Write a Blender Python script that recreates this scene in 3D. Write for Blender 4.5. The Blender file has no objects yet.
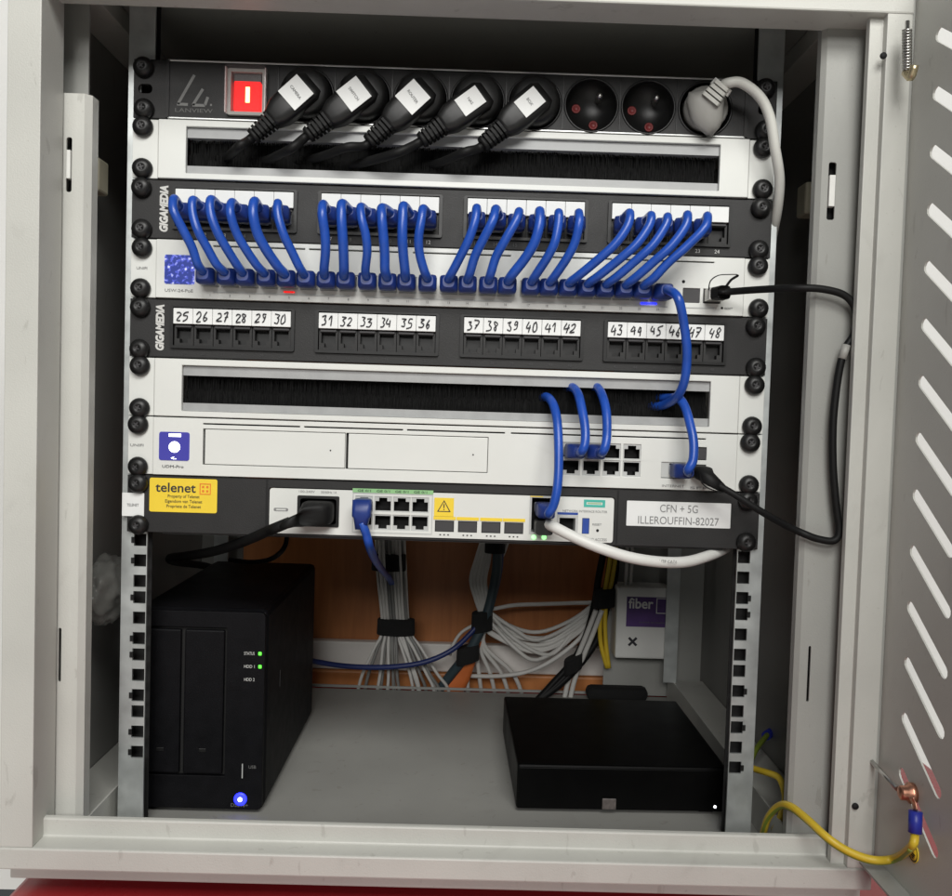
import bpy, math, random
from mathutils import Vector, Matrix
from mathutils.geometry import delaunay_2d_cdt
random.seed(7)
S = bpy.context.scene
COL = S.collection
# ------------------------------------------------------------------ camera
F, PW, PH = 889.2751, 952.0, 896.0
CAM = Vector((.0149, -.6792, -.2568))
yaw, pit, rol = .01153, .03937, .03064
_f = Vector((math.sin(yaw)*math.cos(pit), math.cos(yaw)*math.cos(pit), -math.sin(pit)))
_r0 = Vector((math.cos(yaw), -math.sin(yaw), 0)); _u0 = _r0.cross(_f)
_r = _r0*math.cos(rol)+_u0*math.sin(rol); _u = -_r0*math.sin(rol)+_u0*math.cos(rol)
cd = bpy.data.cameras.new('camera'); cam = bpy.data.objects.new('camera', cd); COL.objects.link(cam)
cd.sensor_width = 36; cd.lens = F/PW*36; cd.clip_start = .02; cd.clip_end = 60
m = Matrix((_r, _u, -_f)).transposed().to_4x4(); m.translation = CAM; cam.matrix_world = m
S.camera = cam
def ray(px, py): return _f+_r*((px-PW/2)/F)-_u*((py-PH/2)/F)
def at(px, py, Y):                       # pixel -> point on a plane of known depth
    d = ray(px, py); return CAM+d*((Y-CAM.y)/d.y)
def atz(px, py, Z):
    d = ray(px, py); return CAM+d*((Z-CAM.z)/d.z)
def atx(px, py, X):
    d = ray(px, py); return CAM+d*((X-CAM.x)/d.x)
# ------------------------------------------------------------------ light
w = bpy.data.worlds.new('World'); S.world = w; w.use_nodes = True
bg = w.node_tree.nodes['Background']; bg.inputs[0].default_value = (.93, .96, 1, 1); bg.inputs[1].default_value = .065
def lamp(name, loc, target, sx, sy, power, col):
    ld = bpy.data.lights.new(name, 'AREA'); ld.shape = 'RECTANGLE'; ld.size = sx; ld.size_y = sy
    ld.energy = power; ld.color = col
    o = bpy.data.objects.new(name, ld); COL.objects.link(o); o.location = loc
    o.rotation_euler = (Vector(target)-Vector(loc)).to_track_quat('-Z', 'Y').to_euler(); return o
lamp('ceiling_lamp', (.30, -1.6, 1.05), (0, -.3, -.4), 1.2, .6, 37, (1, .99, .95))
lamp('far_fill_light', (-.35, -4.2, 1.25), (0, 0, -.4), 1.8, .8, 77, (1, .985, .96))  # added unseen fill that brings light into the back of the cabinet
S.view_settings.view_transform = 'Standard'; S.view_settings.look = 'None'
S.view_settings.exposure = 0.0; S.view_settings.gamma = 1
S.render.engine = 'CYCLES'
# ------------------------------------------------------------------ materials
def mat(name, col, rough=.5, metal=0, var=.10, scale=30, bump=0, bscale=400, emit=None, es=0, spec=None, trans=0, alpha=1):
    M = bpy.data.materials.new(name); M.use_nodes = True
    nt = M.node_tree; b = nt.nodes['Principled BSDF']
    b.inputs['Roughness'].default_value = rough; b.inputs['Metallic'].default_value = metal
    if spec is not None: b.inputs['Specular IOR Level'].default_value = spec
    if trans: b.inputs['Transmission Weight'].default_value = trans
    if alpha < 1: b.inputs['Alpha'].default_value = alpha
    tc = nt.nodes.new('ShaderNodeTexCoord')
    n = nt.nodes.new('ShaderNodeTexNoise'); n.inputs['Scale'].default_value = scale; n.inputs['Detail'].default_value = 5
    nt.links.new(tc.outputs['Object'], n.inputs['Vector'])
    cr = nt.nodes.new('ShaderNodeValToRGB')
    c0 = [max(0, c*(1-var)) for c in col]; c1 = [min(1, c*(1+var)) for c in col]
    cr.color_ramp.elements[0].color = (*c0, 1); cr.color_ramp.elements[1].color = (*c1, 1)
    cr.color_ramp.elements[0].position = .3; cr.color_ramp.elements[1].position = .7
    nt.links.new(n.outputs['Fac'], cr.inputs['Fac']); nt.links.new(cr.outputs['Color'], b.inputs['Base Color'])
    mr = nt.nodes.new('ShaderNodeMapRange'); mr.inputs['To Min'].default_value = max(0, rough-.1); mr.inputs['To Max'].default_value = min(1, rough+.1)
    nt.links.new(n.outputs['Fac'], mr.inputs['Value']); nt.links.new(mr.outputs['Result'], b.inputs['Roughness'])
    if bump:
        n2 = nt.nodes.new('ShaderNodeTexNoise'); n2.inputs['Scale'].default_value = bscale; n2.inputs['Detail'].default_value = 3
        nt.links.new(tc.outputs['Object'], n2.inputs['Vector'])
        bp = nt.nodes.new('ShaderNodeBump'); bp.inputs['Strength'].default_value = bump; bp.inputs['Distance'].default_value = .001
        nt.links.new(n2.outputs['Fac'], bp.inputs['Height']); nt.links.new(bp.outputs['Normal'], b.inputs['Normal'])
    if emit: b.inputs['Emission Color'].default_value = (*emit, 1); b.inputs['Emission Strength'].default_value = es
    return M
M = {}
def paint(name, col, rough, mark):
    P = mat(name, col, rough, var=.09, scale=7, bump=.14, bscale=900); nt = P.node_tree; b = nt.nodes['Principled BSDF']
    tc = nt.nodes['Texture Coordinate']; src = b.inputs['Base Color'].links[0].from_socket
    for (sc, dist, lo, hi, fac, stretch) in ((95, .6, .66, .70, .35*mark, (1, 1, .35)), (14, 2.5, .60, .80, .22*mark, (1, 1, 1)), (420, .2, .70, .74, .35*mark, (1, 1, 1))):
        mp = nt.nodes.new('ShaderNodeMapping'); mp.inputs['Scale'].default_value = stretch; nt.links.new(tc.outputs['Object'], mp.inputs[0])
        n = nt.nodes.new('ShaderNodeTexNoise'); n.inputs['Scale'].default_value = sc; n.inputs['Detail'].default_value = 4; n.inputs['Distortion'].default_value = dist
        nt.links.new(mp.outputs[0], n.inputs['Vector'])
        mr = nt.nodes.new('ShaderNodeMapRange'); mr.inputs['From Min'].default_value = lo; mr.inputs['From Max'].default_value = hi; mr.inputs['To Max'].default_value = fac
        nt.links.new(n.outputs['Fac'], mr.inputs['Value'])
        mx = nt.nodes.new('ShaderNodeMix'); mx.data_type = 'RGBA'; nt.links.new(mr.outputs['Result'], mx.inputs['Factor'])
        nt.links.new(src, mx.inputs[6]); mx.inputs[7].default_value = (.16, .145, .12, 1); src = mx.outputs[2]
    nt.links.new(src, b.inputs['Base Color']); return P
M['paint'] = paint('grey_cabinet_paint', (.50, .50, .465), .42, .6)
M['paint_shaded'] = paint('shaded_cabinet_paint', (.31, .312, .292), .5, .7)  # same cabinet paint, darkened: shade is put into the colour
M['zinc'] = mat('galvanised_steel', (.62, .65, .64), .42, metal=.75, var=.12, scale=60)
M['steel'] = mat('steel', (.55, .54, .52), .3, metal=1)
M['copper'] = mat('copper', (.55, .27, .18), .35, metal=.9, var=.3, scale=200)
M['brass'] = mat('brass', (.55, .47, .3), .35, metal=.9)
M['white'] = mat('white_device_paint', (.66, .67, .64), .38, var=.03, scale=14)
M['whitep'] = mat('white_plastic', (.68, .68, .65), .45, var=.03)
M['alu'] = mat('brushed_aluminium', (.33, .335, .335), .5, metal=.15, var=.08, scale=80)
M['edge'] = mat('bright_aluminium_edge', (.72, .73, .72), .35, metal=.55)
M['black'] = mat('black_powder_coat', (.010, .0096, .0096), .58, var=.2, scale=50, bump=.15, bscale=1200)
M['blackp'] = mat('black_plastic', (.009, .009, .009), .4, var=.25, scale=60, spec=.4)
M['rubber'] = mat('black_cable_rubber', (.006, .006, .006), .55, var=.2, spec=.22)
M['floorpaint'] = paint('floor_grey_paint', (.29, .288, .27), .5, .8)
M['charcoal'] = mat('charcoal_plastic', (.035, .034, .036), .55, var=.15)
M['nas'] = mat('matt_black_plastic', (.0038, .0038, .0048), .55, var=.2, scale=80, bump=.2, bscale=1500, spec=.14)
M['gloss'] = mat('gloss_black', (.0022, .0022, .0022), .4, var=.2, spec=.08)
M['dark'] = mat('dark_void', (.006, .006, .006), .8)
M['brush'] = mat('black_bristle', (.006, .006, .006), .8, var=.5, scale=400, spec=.1)
M['blue'] = mat('blue_cable', (.014, .070, .38), .33, var=.12, scale=70)
M['blueboot'] = mat('blue_boot', (.008, .028, .17), .42, var=.12, scale=70)
M['clear'] = mat('clear_plug', (.42, .45, .52), .2, var=.1, alpha=.75)
M['lid'] = mat('clear_cover', (.75, .6, .6), .12, alpha=.03, spec=.2)
M['lidrim'] = mat('clear_cover_rim', (.7, .6, .58), .15, alpha=.55)
M['paper'] = mat('white_label_paper', (.74, .75, .74), .6, var=.03)
M['yellow'] = mat('yellow_sticker', (.80, .58, .035), .5, var=.04)
M['orange'] = mat('orange_print', (.75, .18, .02), .5)
M['ink'] = mat('ink', (.02, .02, .025), .6)
M['greyink'] = mat('grey_ink', (.22, .22, .22), .6)
M['print'] = mat('white_print', (.55, .55, .53), .6)
M['dimprint'] = mat('dim_print', (.13, .13, .125), .6)
M['red'] = mat('red_rocker', (.3, .003, .003), .6, emit=(1, .006, .006), es=1.3, spec=.1)
M['redglow'] = mat('neon_glow', (1, .5, .2), .4, emit=(1, .55, .2), es=4)
M['redhole'] = mat('socket_hole', (.22, .03, .03), .45)
M['beige'] = mat('beige_plastic', (.50, .47, .36), .5)
M['greyplug'] = mat('grey_plug_plastic', (.30, .295, .275), .5, var=.08)
M['greycable'] = mat('pale_grey_cable', (.56, .56, .52), .5, var=.05)
M['whitecable'] = mat('white_cable', (.66, .66, .63), .45, var=.04)
M['utp'] = mat('grey_network_cable', (.58, .57, .54), .5, var=.08)
M['teal'] = mat('dark_teal_cable', (.03, .05, .06), .5)
M['navy'] = mat('navy_cable', (.012, .016, .07), .5)
M['velcro'] = mat('black_velcro', (.006, .006, .006), .9, bump=.6, bscale=1500)
M['orangeflat'] = mat('orange_cable', (.62, .16, .04), .5)
M['ygwire'] = mat('yellow_green_wire', (.62, .44, .03), .42, var=.12, scale=30)
M['green'] = mat('green_wire', (.20, .26, .03), .45)
M['bluecrimp'] = mat('blue_crimp', (.02, .03, .30), .4)
M['ledg'] = mat('green_led', (.1, .8, .1), .4, emit=(.12, 1, .03), es=1.3)
M['ledb'] = mat('blue_led', (.05, .05, .8), .4, emit=(.012, .02, 1), es=3)
M['ledw'] = mat('white_led', (1, 1, 1), .4, emit=(.9, .92, 1), es=4)
M['greenstrip'] = mat('green_strip', (.25, .48, .22), .5)
M['tealprint'] = mat('teal_print', (.05, .42, .34), .5)
M['silver'] = mat('silver_print', (.45, .46, .45), .4)
M['usb'] = mat('blue_usb', (.02, .06, .30), .4)
M['purple'] = mat('purple_label', (.07, .03, .14), .5, var=.5, scale=25)
M['emblem'] = mat('dull_emblem', (.10, .085, .08), .4, var=.3, scale=300)
M['logo'] = mat('dull_logo_print', (.16, .16, .155), .5)
M['ledp'] = mat('pale_green_led', (.5, .8, .5), .4, emit=(.35, 1, .35), es=1.3)
M['sideshade'] = paint('shaded_side_wall_paint', (.24, .238, .226), .5, .8)  # side walls: cabinet paint darkened further, interior shade mixed into the colour
M['dimblue'] = mat('dark_blue_cable', (.012, .024, .12), .45, var=.1)
M['utpdark'] = mat('darker_grey_cable', (.20, .20, .19), .5, var=.08)
M['redtable'] = mat('red_lacquer', (.30, .018, .022), .28, var=.1, scale=5)
M['wallwhite'] = mat('white_wall', (.80, .80, .78), .8, var=.03, scale=4, bump=.2, bscale=120)
M['bag'] = mat('plastic_bag', (.30, .30, .28), .3, alpha=.38)
M['board'] = mat('pale_board', (.72, .70, .66), .6, var=.06, scale=20)
def wood(name, c0, c1):
    W = bpy.data.materials.new(name); W.use_nodes = True; nt = W.node_tree; b = nt.nodes['Principled BSDF']
    tc = nt.nodes.new('ShaderNodeTexCoord'); mp = nt.nodes.new('ShaderNodeMapping'); mp.inputs['Scale'].default_value = (14, 14, 1.2)
    nt.links.new(tc.outputs['Object'], mp.inputs[0])
    n = nt.nodes.new('ShaderNodeTexNoise'); n.inputs['Scale'].default_value = 6; n.inputs['Detail'].default_value = 8; n.inputs['Distortion'].default_value = 1.2
    nt.links.new(mp.outputs[0], n.inputs['Vector'])
    cr = nt.nodes.new('ShaderNodeValToRGB'); cr.color_ramp.elements[0].color = (*c0, 1); cr.color_ramp.elements[1].color = (*c1, 1)
    cr.color_ramp.elements[0].position = .3; cr.color_ramp.elements[1].position = .75
    nt.links.new(n.outputs['Fac'], cr.inputs['Fac']); nt.links.new(cr.outputs['Color'], b.inputs['Base Color']); b.inputs['Roughness'].default_value = .45
    return W
M['wood'] = wood('brown_wood', (.36, .125, .034), (.47, .175, .050))
M['wood2'] = wood('orange_wood', (.48, .18, .05), (.58, .23, .07))
def screen_mat():
    W = bpy.data.materials.new('sparkling_screen'); W.use_nodes = True; nt = W.node_tree; b = nt.nodes['Principled BSDF']
    tc = nt.nodes.new('ShaderNodeTexCoord'); n = nt.nodes.new('ShaderNodeTexNoise'); n.inputs['Scale'].default_value = 330; n.inputs['Detail'].default_value = 2
    nt.links.new(tc.outputs['Object'], n.inputs['Vector'])
    cr = nt.nodes.new('ShaderNodeValToRGB'); e = cr.color_ramp.elements
    e[0].position = .5; e[0].color = (.035, .06, .32, 1); e[1].position = .72; e[1].color = (.9, .92, 1, 1)
    x = e.new(.6); x.color = (.12, .16, .85, 1)
    nt.links.new(n.outputs['Fac'], cr.inputs['Fac']); nt.links.new(cr.outputs['Color'], b.inputs['Emission Color'])
    b.inputs['Emission Strength'].default_value = .9; b.inputs['Base Color'].default_value = (.01, .01, .03, 1); b.inputs['Roughness'].default_value = .2
    return W
M['screen'] = screen_mat()
M['screen2'] = mat('blue_screen', (.02, .02, .06), .2, emit=(.065, .06, .40), es=.8)
# ------------------------------------------------------------------ mesh helpers
W0 = {}
class MB:
    def __init__(s): s.v = []; s.f = []; s.sm = []
    def add(s, vs, fs, smooth=False):
        k = len(s.v); s.v += [Vector(a) for a in vs]
        for f in fs: s.f.append([i+k for i in f]); s.sm.append(smooth)
        return s
    def box(s, x0, x1, y0, y1, z0, z1):
        x0, x1 = min(x0, x1), max(x0, x1); y0, y1 = min(y0, y1), max(y0, y1); z0, z1 = min(z0, z1), max(z0, z1)
        v = [(x, y, z) for z in (z0, z1) for y in (y0, y1) for x in (x0, x1)]
        return s.add(v, [(0, 2, 3, 1), (4, 5, 7, 6), (0, 1, 5, 4), (2, 6, 7, 3), (0, 4, 6, 2), (1, 3, 7, 5)])
    def loft(s, secs, n=14, caps=True, smooth=True):
        vs = []; fs = []
        for (c, ex, ey, a, b, p) in secs:
            c = Vector(c); ex = Vector(ex); ey = Vector(ey)
            for i in range(n):
                t = 2*math.pi*(i+.5)/n; co, si = math.cos(t), math.sin(t)
                vs.append(c+ex*(a*math.copysign(abs(co)**(2/p), co))+ey*(b*math.copysign(abs(si)**(2/p), si)))
        for j in range(len(secs)-1):
            for i in range(n):
                k = (i+1) % n; fs.append((j*n+i, j*n+k, (j+1)*n+k, (j+1)*n+i))
        s.add(vs, fs, smooth)
        if caps:
            q = len(s.v)-len(vs)
            s.f.append([q+i for i in reversed(range(n))]); s.sm.append(False)
            s.f.append([q+(len(secs)-1)*n+i for i in range(n)]); s.sm.append(False)
        return s
    def tube(s, pts, r, n=10, sub=6, flat=None):
        pts = [Vector(p) for p in pts]; P = []
        if sub > 1 and len(pts) > 2:
            Q = [pts[0]*2-pts[1]]+pts+[pts[-1]*2-pts[-2]]
            for i in range(1, len(Q)-2):
                a, b, c, d = Q[i-1:i+3]
                for k in range(sub):
                    t = k/sub
                    P.append(.5*((2*b)+(c-a)*t+(2*a-5*b+4*c-d)*t*t+(3*b-a-3*c+d)*t**3))
            P.append(pts[-1])
        else: P = pts
        rr = r if callable(r) else (lambda t: r)
        t0 = (P[1]-P[0]).normalized(); nx = t0.orthogonal().normalized(); secs = []
        if flat is not None: nx = (Vector(flat)-t0*t0.dot(Vector(flat))).normalized()
        for i, p in enumerate(P):
            t = (P[min(i+1, len(P)-1)]-P[max(i-1, 0)]).normalized()
            nx = (nx-t*nx.dot(t)).normalized(); ny = t.cross(nx); q = rr(i/(len(P)-1))
            secs.append((p, nx, ny, q, q*(.3 if flat is not None else 1), 2))
        return s.loft(secs, n)
    def plate(s, outer, holes, fn, d0, d1):
        """2-D outline with holes, extruded from depth d0 to d1; fn(u,v,d)->point"""
        co = []; ed = []; loops = [outer]+list(holes)
        for L in loops:
            k = len(co); co += [Vector(p) for p in L]; ed += [(k+i, k+(i+1) % len(L)) for i in range(len(L))]
        vv, ee, ff, *_ = delaunay_2d_cdt(co, ed, [], 0, 1e-7)
        def inside(p, L):
            r = False; j = len(L)-1
            for i in range(len(L)):
                if ((L[i][1] > p[1]) != (L[j][1] > p[1])) and p[0] < (L[j][0]-L[i][0])*(p[1]-L[i][1])/(L[j][1]-L[i][1])+L[i][0]: r = not r
                j = i
            return r
        fs = []; n = len(vv)
        for f in ff:
            c = (sum(vv[i].x for i in f)/len(f), sum(vv[i].y for i in f)/len(f))
            if inside(c, outer) and not any(inside(c, h) for h in holes): fs.append(list(f))
        cnt = {}
        for f in fs:
            for i in range(len(f)):
                a, b = f[i], f[(i+1) % len(f)]; cnt[(a, b)] = 1
        V = [fn(a.x, a.y, d0) for a in vv]+[fn(a.x, a.y, d1) for a in vv]
        FF = [list(reversed(f)) for f in fs]+[[i+n for i in f] for f in fs]
        for (a, b) in cnt:
            if (b, a) not in cnt: FF.append([a, b, b+n, a+n])
        return s.add(V, FF)
    def prism(s, poly, fn, d0, d1): return s.plate(poly, [], fn, d0, d1)
    def lathe(s, prof, c, axis=(0, -1, 0), n=24, smooth=True, cap0=True):
        ax = Vector(axis).normalized(); ex = ax.orthogonal().normalized(); ey = ax.cross(ex); c = Vector(c)
        vs = []; fs = []
        for (r, h) in prof:
            for i in range(n):
                t = 2*math.pi*i/n; vs.append(c+ax*h+ex*(r*math.cos(t))+ey*(r*math.sin(t)))
        for j in range(len(prof)-1):
            for i in range(n): fs.append((j*n+i, j*n+(i+1) % n, (j+1)*n+(i+1) % n, (j+1)*n+i))
        if cap0: fs.append(list(reversed(range(n))))
        fs.append([(len(prof)-1)*n+i for i in range(n)])
        return s.add(vs, fs, smooth)
    def mesh(s, name, material, origin):
        me = bpy.data.meshes.new(name); me.from_pydata([v-origin for v in s.v], [], s.f)
        me.polygons.foreach_set('use_smooth', s.sm); me.materials.append(material)
        import bmesh
        b = bmesh.new(); b.from_mesh(me); bmesh.ops.recalc_face_normals(b, faces=b.faces); b.to_mesh(me); b.free()
        return me
    def build(s, name, material, parent=None, bevel=0, label=None, origin=None):
        if origin is None:
            lo = [min(v[i] for v in s.v) for i in range(3)]; hi = [max(v[i] for v in s.v) for i in range(3)]
            origin = Vector([(a+b)/2 for a, b in zip(lo, hi)])
        if isinstance(material, str): material = M[material]
        o = bpy.data.objects.new(name, s.mesh(name, material, Vector(origin))); link(o, parent, origin)
        if bevel:
            bv = o.modifiers.new('bevel', 'BEVEL'); bv.width = bevel; bv.segments = 2; bv.limit_method = 'ANGLE'; bv.angle_limit = math.radians(40)
        if label: o['label'] = label
        return o
def link(o, parent, pos):
    COL.objects.link(o); pos = Vector(pos); W0[o.name] = pos
    if parent is not None: o.parent = parent; o.location = pos-W0[parent.name]
    else: o.location = pos
    return o
def thing(name, label, cat, pos, group=None):
    o = bpy.data.objects.new(name, None); o.empty_display_size = .02; link(o, None, pos)
    tag(o, label, cat, group); return o
def tag(o, label, cat, group=None):
    o['label'] = label; o['category'] = cat
    if group: o['group'] = group
    return o
def inst(name, me, parent, pos, rot=None):
    o = bpy.data.objects.new(name, me); link(o, parent, pos)
    if rot: o.rotation_euler = rot
    return o
def bx(name, material, parent, x0, x1, y0, y1, z0, z1, bevel=0, label=None):
    return MB().box(x0, x1, y0, y1, z0, z1).build(name, material, parent, bevel, label)
XZ = lambda u, v, d: (u, d, v)
YZ = lambda u, v, d: (d, u, v)
XY = lambda u, v, d: (u, v, d)
def rect(x0, x1, z0, z1): return [(x0, z0), (x1, z0), (x1, z1), (x0, z1)]
def rrect(x0, x1, z0, z1, r, n=4):
    o = []
    for cx, cz, a in ((x1-r, z1-r, 0), (x0+r, z1-r, 90), (x0+r, z0+r, 180), (x1-r, z0+r, 270)):
        for i in range(n+1):
            t = math.radians(a+90*i/n); o.append((cx+r*math.cos(t), cz+r*math.sin(t)))
    return o
def circ(x, z, r, n=28): return [(x+r*math.cos(2*math.pi*i/n), z+r*math.sin(2*math.pi*i/n)) for i in range(n)]
_txt = {}
def text(body, size, x, y, z, material, parent, rot=0, bold=0, shear=0, width=None, name='lettering', align='CENTER'):
    """flat lettering facing the front (-Y), centred on x,z"""
    key = (body, bold, shear)
    if key not in _txt:
        c = bpy.data.curves.new('t', 'FONT'); c.body = body; c.size = 1; c.align_x = 'LEFT'; c.offset = bold; c.shear = shear; c.resolution_u = 3
        c.extrude = .02
        o = bpy.data.objects.new('t', c); COL.objects.link(o); me = o.to_mesh()
        vs = [v.co.copy() for v in me.vertices]; fs = [list(p.vertices) for p in me.polygons]
        o.to_mesh_clear(); bpy.data.objects.remove(o); bpy.data.curves.remove(c); _txt[key] = (vs, fs)
    vs, fs = _txt[key]
    x0 = min(v.x for v in vs); x1 = max(v.x for v in vs); y0 = min(v.y for v in vs); y1 = max(v.y for v in vs)
    sx = width/(x1-x0) if width else size; sy = size
    cr, sr = math.cos(rot), math.sin(rot); out = []
    for v in vs:
        a = (v.x-(x0+x1)/2)*sx; b = (v.y-(y0+y1)/2)*sy
        out.append((x+a*cr-b*sr, y-v.z*.004, z+a*sr+b*cr))
    return MB().add(out, fs).build(name, material, parent)
DIG = {'0': [[(.5, 1), (.15, .75), (.15, .25), (.5, 0), (.85, .25), (.85, .75), (.5, 1)]],
       '1': [[(.2, .7), (.55, 1), (.5, 0)]], '2': [[(.1, .8), (.45, 1), (.8, .8), (.6, .45), (.1, .02), (.9, .05)]],
       '3': [[(.1, .95), (.75, .95), (.4, .6), (.8, .4), (.6, .05), (.1, .05)]],
       '4': [[(.35, 1), (.1, .4), (.85, .45)], [(.7, .8), (.6, 0)]],
       '5': [[(.9, 1), (.3, .95), (.2, .55), (.7, .5), (.75, .15), (.15, 0)]],
       '6': [[(.75, 1), (.25, .6), (.2, .15), (.55, 0), (.75, .25), (.5, .45), (.22, .3)]],
       '7': [[(.1, .95), (.85, 1), (.4, 0)], [(.25, .5), (.8, .52)]],
       '8': [[(.75, .85), (.4, 1), (.25, .75), (.75, .3), (.5, 0), (.2, .2), (.7, .65), (.75, .85)]],
       '9': [[(.75, .85), (.35, .95), (.25, .6), (.7, .6), (.75, .85), (.65, .3), (.3, 0)]]}
def handwrite(num, x, y, z, h, parent):
    mb = MB(); wd = h*.62; n = len(num); jx = random.uniform(-.0008, .0008); tilt = random.uniform(.05, .3)
    for k, ch in enumerate(num):
        ox = x+jx+(k-(n-1)/2)*wd*1.1-wd/2; dz = random.uniform(-.0004, .0004)
        for st in DIG[ch]:
            pts = []
            for (a, b) in st:
                a += random.uniform(-.13, .13); b += random.uniform(-.10, .10)
                pts.append((ox+(a+tilt*(b-.5))*wd, y, z+dz+(b-.5)*h))
            mb.tube(pts, .00046, 5, 3)
    return mb.build('handwritten_number', 'ink', parent)
# ------------------------------------------------------------------ setting
U = .04445
ZF = -.590
def struct(o): o['kind'] = 'structure'; return o
struct(bx('wall', 'wallwhite', None, -2.2, 3.2, .47, .52, -.9, 1.8))
tabZ = -.604
tl = atz(12, 890, tabZ).x
struct(MB().box(tl, .50, -.32, .468, tabZ-.04, tabZ).build('table_surface', 'redtable', None, .004))
struct(bx('floor', 'board', None, -4, 4, -4, .468, -1.25, -1.2))
# ------------------------------------------------------------------ cabinet
XL0, XL1 = -.2925, -.2705
XR1, XR0 = .2845, .3012
YF = -.085
cab = thing('server_cabinet', 'pale grey steel rack cabinet with its front open and equipment inside', 'cabinet', (0, .15, -.6))
# side bars (front flange + return)
zb = -.5603
MB().prism([(XL0, YF+.03), (XL0, YF), (XL1, YF), (XL1, -.052), (XL1-.0015, -.052), (XL1-.0015, YF+.0015), (XL0+.0015, YF+.0015), (XL0+.0015, YF+.03)], XY, zb, .045).build('front_flange', 'paint', cab, .0006)
MB().prism([(XR0, YF+.03), (XR0, YF), (XR1, YF), (XR1, -.079), (XR1-.0090, -.079), (XR1-.0090, -.073), (XR1-.0075, -.073), (XR1-.0075, -.0775), (XR1+.0015, -.0775), (XR1+.0015, YF+.0015), (XR0-.0015, YF+.0015), (XR0-.0015, YF+.03)], XY, zb, .045).build('front_flange', 'paint', cab, .0006)
# inner pillars with slots
pzt = at(70, 93, -.05).z
def xs(px, py, Y): return at(px, py, Y).x
pl = xs(82, 300, -.05)
sl = [at(66.5, 137, -.05), at(71.5, 192, -.05)]
MB().plate(rect(XL1-.001, pl, -.575, pzt), [rrect(sl[0].x, sl[1].x, sl[1].z, sl[0].z, .0015), rrect(at(58.5, 628, -.05).x, at(61.5, 628, -.05).x, at(60, 682, -.05).z, at(60, 628, -.05).z, .001)], XZ, -.05, -.0485).build('pillar', 'paint', cab)
MB().prism([(pl, -.05), (pl+.004, -.046), (pl+.004, -.036), (pl+.0025, -.036), (pl+.0025, -.0445), (pl, -.0485)], XY, -.575, pzt).build('pillar_lip', 'paint', cab)
bx('latch', 'whitep', cab, sl[0].x+.0006, sl[1].x-.0006, -.0515, -.046, sl[1].z+.009, sl[0].z-.009, .0004)
bx('slot_backing', 'dark', cab, XL1, pl-.002, -.042, -.040, -.57, pzt-.01)
bx('corner_post', 'paint_shaded', cab, -.289, pl-.006, -.030, -.028, -.575, .04)
pr0 = xs(810, 430, -.060); prE = .279
sr = [at(829, 162, -.060), at(834, 220, -.060)]
MB().plate(rect(pr0, prE+.02, -.575, .035), [rrect(sr[0].x, sr[1].x, sr[1].z, sr[0].z, .0015), rrect(at(808, 660, -.060).x, at(810.6, 660, -.060).x, at(808, 702, -.060).z, at(808, 646, -.060).z, .001)], XZ, -.060, -.0585).build('pillar', 'paint_shaded', cab)  # right pillar in the darkened paint, carrying the door's shade
MB().prism([(pr0, -.060), (pr0-.003, -.057), (pr0-.003, -.050), (pr0-.0015, -.050), (pr0-.0015, -.0565), (pr0, -.0585)], XY, -.575, .035).build('pillar_lip', 'paint_shaded', cab)
bx('latch', 'whitep', cab, sr[0].x+.0006, sr[1].x-.0006, -.0615, -.056, sr[1].z+.009, sr[0].z-.009, .0004)
bx('slot_backing', 'dark', cab, pr0+.002, XR0-.004, -.052, -.050, -.57, .03)
# top bar, bottom bar
bx('top_bar', 'paint', cab, XL0-.0005, XR0+.0005, YF-.0008, YF+.03, .0145, .060, .0012)
MB().prism([(-.0858, -.5755), (-.0858, -.5604), (-.069, -.5598), (-.069, -.5470), (-.064, -.5466), (-.064, -.59), (-.07, -.59), (-.07, -.5755)], YZ, XL0-.0005, XR0+.0005).build('bottom_bar', 'paint', cab, .0012)
# small round hole in right flange
for (px, py) in ((883, 56), (855, 806)):
    p = at(px, py, YF-.0008); MB().lathe([(.0022, 0), (.0022, .0012)], p, n=14).build('flange_hole', 'dark', cab)
# shell
bx('side_wall', 'sideshade', cab, -.2955, -.294, -.055, .375, -.59, .055)
bx('side_wall', 'sideshade', cab, .304, .3055, -.055, .375, -.59, .055)
bx('ceiling_panel', 'paint_shaded', cab, -.2938, .3038, -.054, .375, .052, .054)
FL = MB().box(-.2938, .3038, -.064, .3705, ZF-.002, ZF).build('floor_panel', 'floorpaint', cab)
# back panel with the large cable opening
ox0, ox1 = -.245, at(606, 600, .372).x
MB().plate(rect(-.2938, .3038, ZF+.001, .0515), [rect(ox0, ox1, ZF+.004, -.20)], XZ, .372, .3735).build('back_panel', 'paint_shaded', cab)
# side rails on ceiling and floor
for sx in (-1, 1):
    xo = -.2935 if sx < 0 else .3035
    xi = xo+(-sx)*.030
    bx('ceiling_rail', 'paint', cab, xo, xi, -.05, .368, .036, .0515, .0008)
    xi2 = xo+(-sx)*.040
    bx('floor_rail', 'paint', cab, xo, xi2, -.045, .36, ZF+.0005, ZF+.024, .0008)
    bx('floor_rail_lip', 'paint', cab, xi2, xi2+(-sx)*.0015, -.045, .36, ZF+.0005, ZF+.030)
# rear post by the fibre box
p0 = at(668, 560, .33); p1 = at(681, 560, .33)
MB().prism([(p0.x, .33), (p1.x, .33), (p1.x, .345), (p1.x-.0015, .345), (p1.x-.0015, .3315), (p0.x, .3315)], XY, ZF+.03, .05).build('rear_post', 'zinc', cab)
bx('rear_post', 'zinc', cab, -.268, -.252, .33, .332, ZF+.03, .05)
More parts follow.
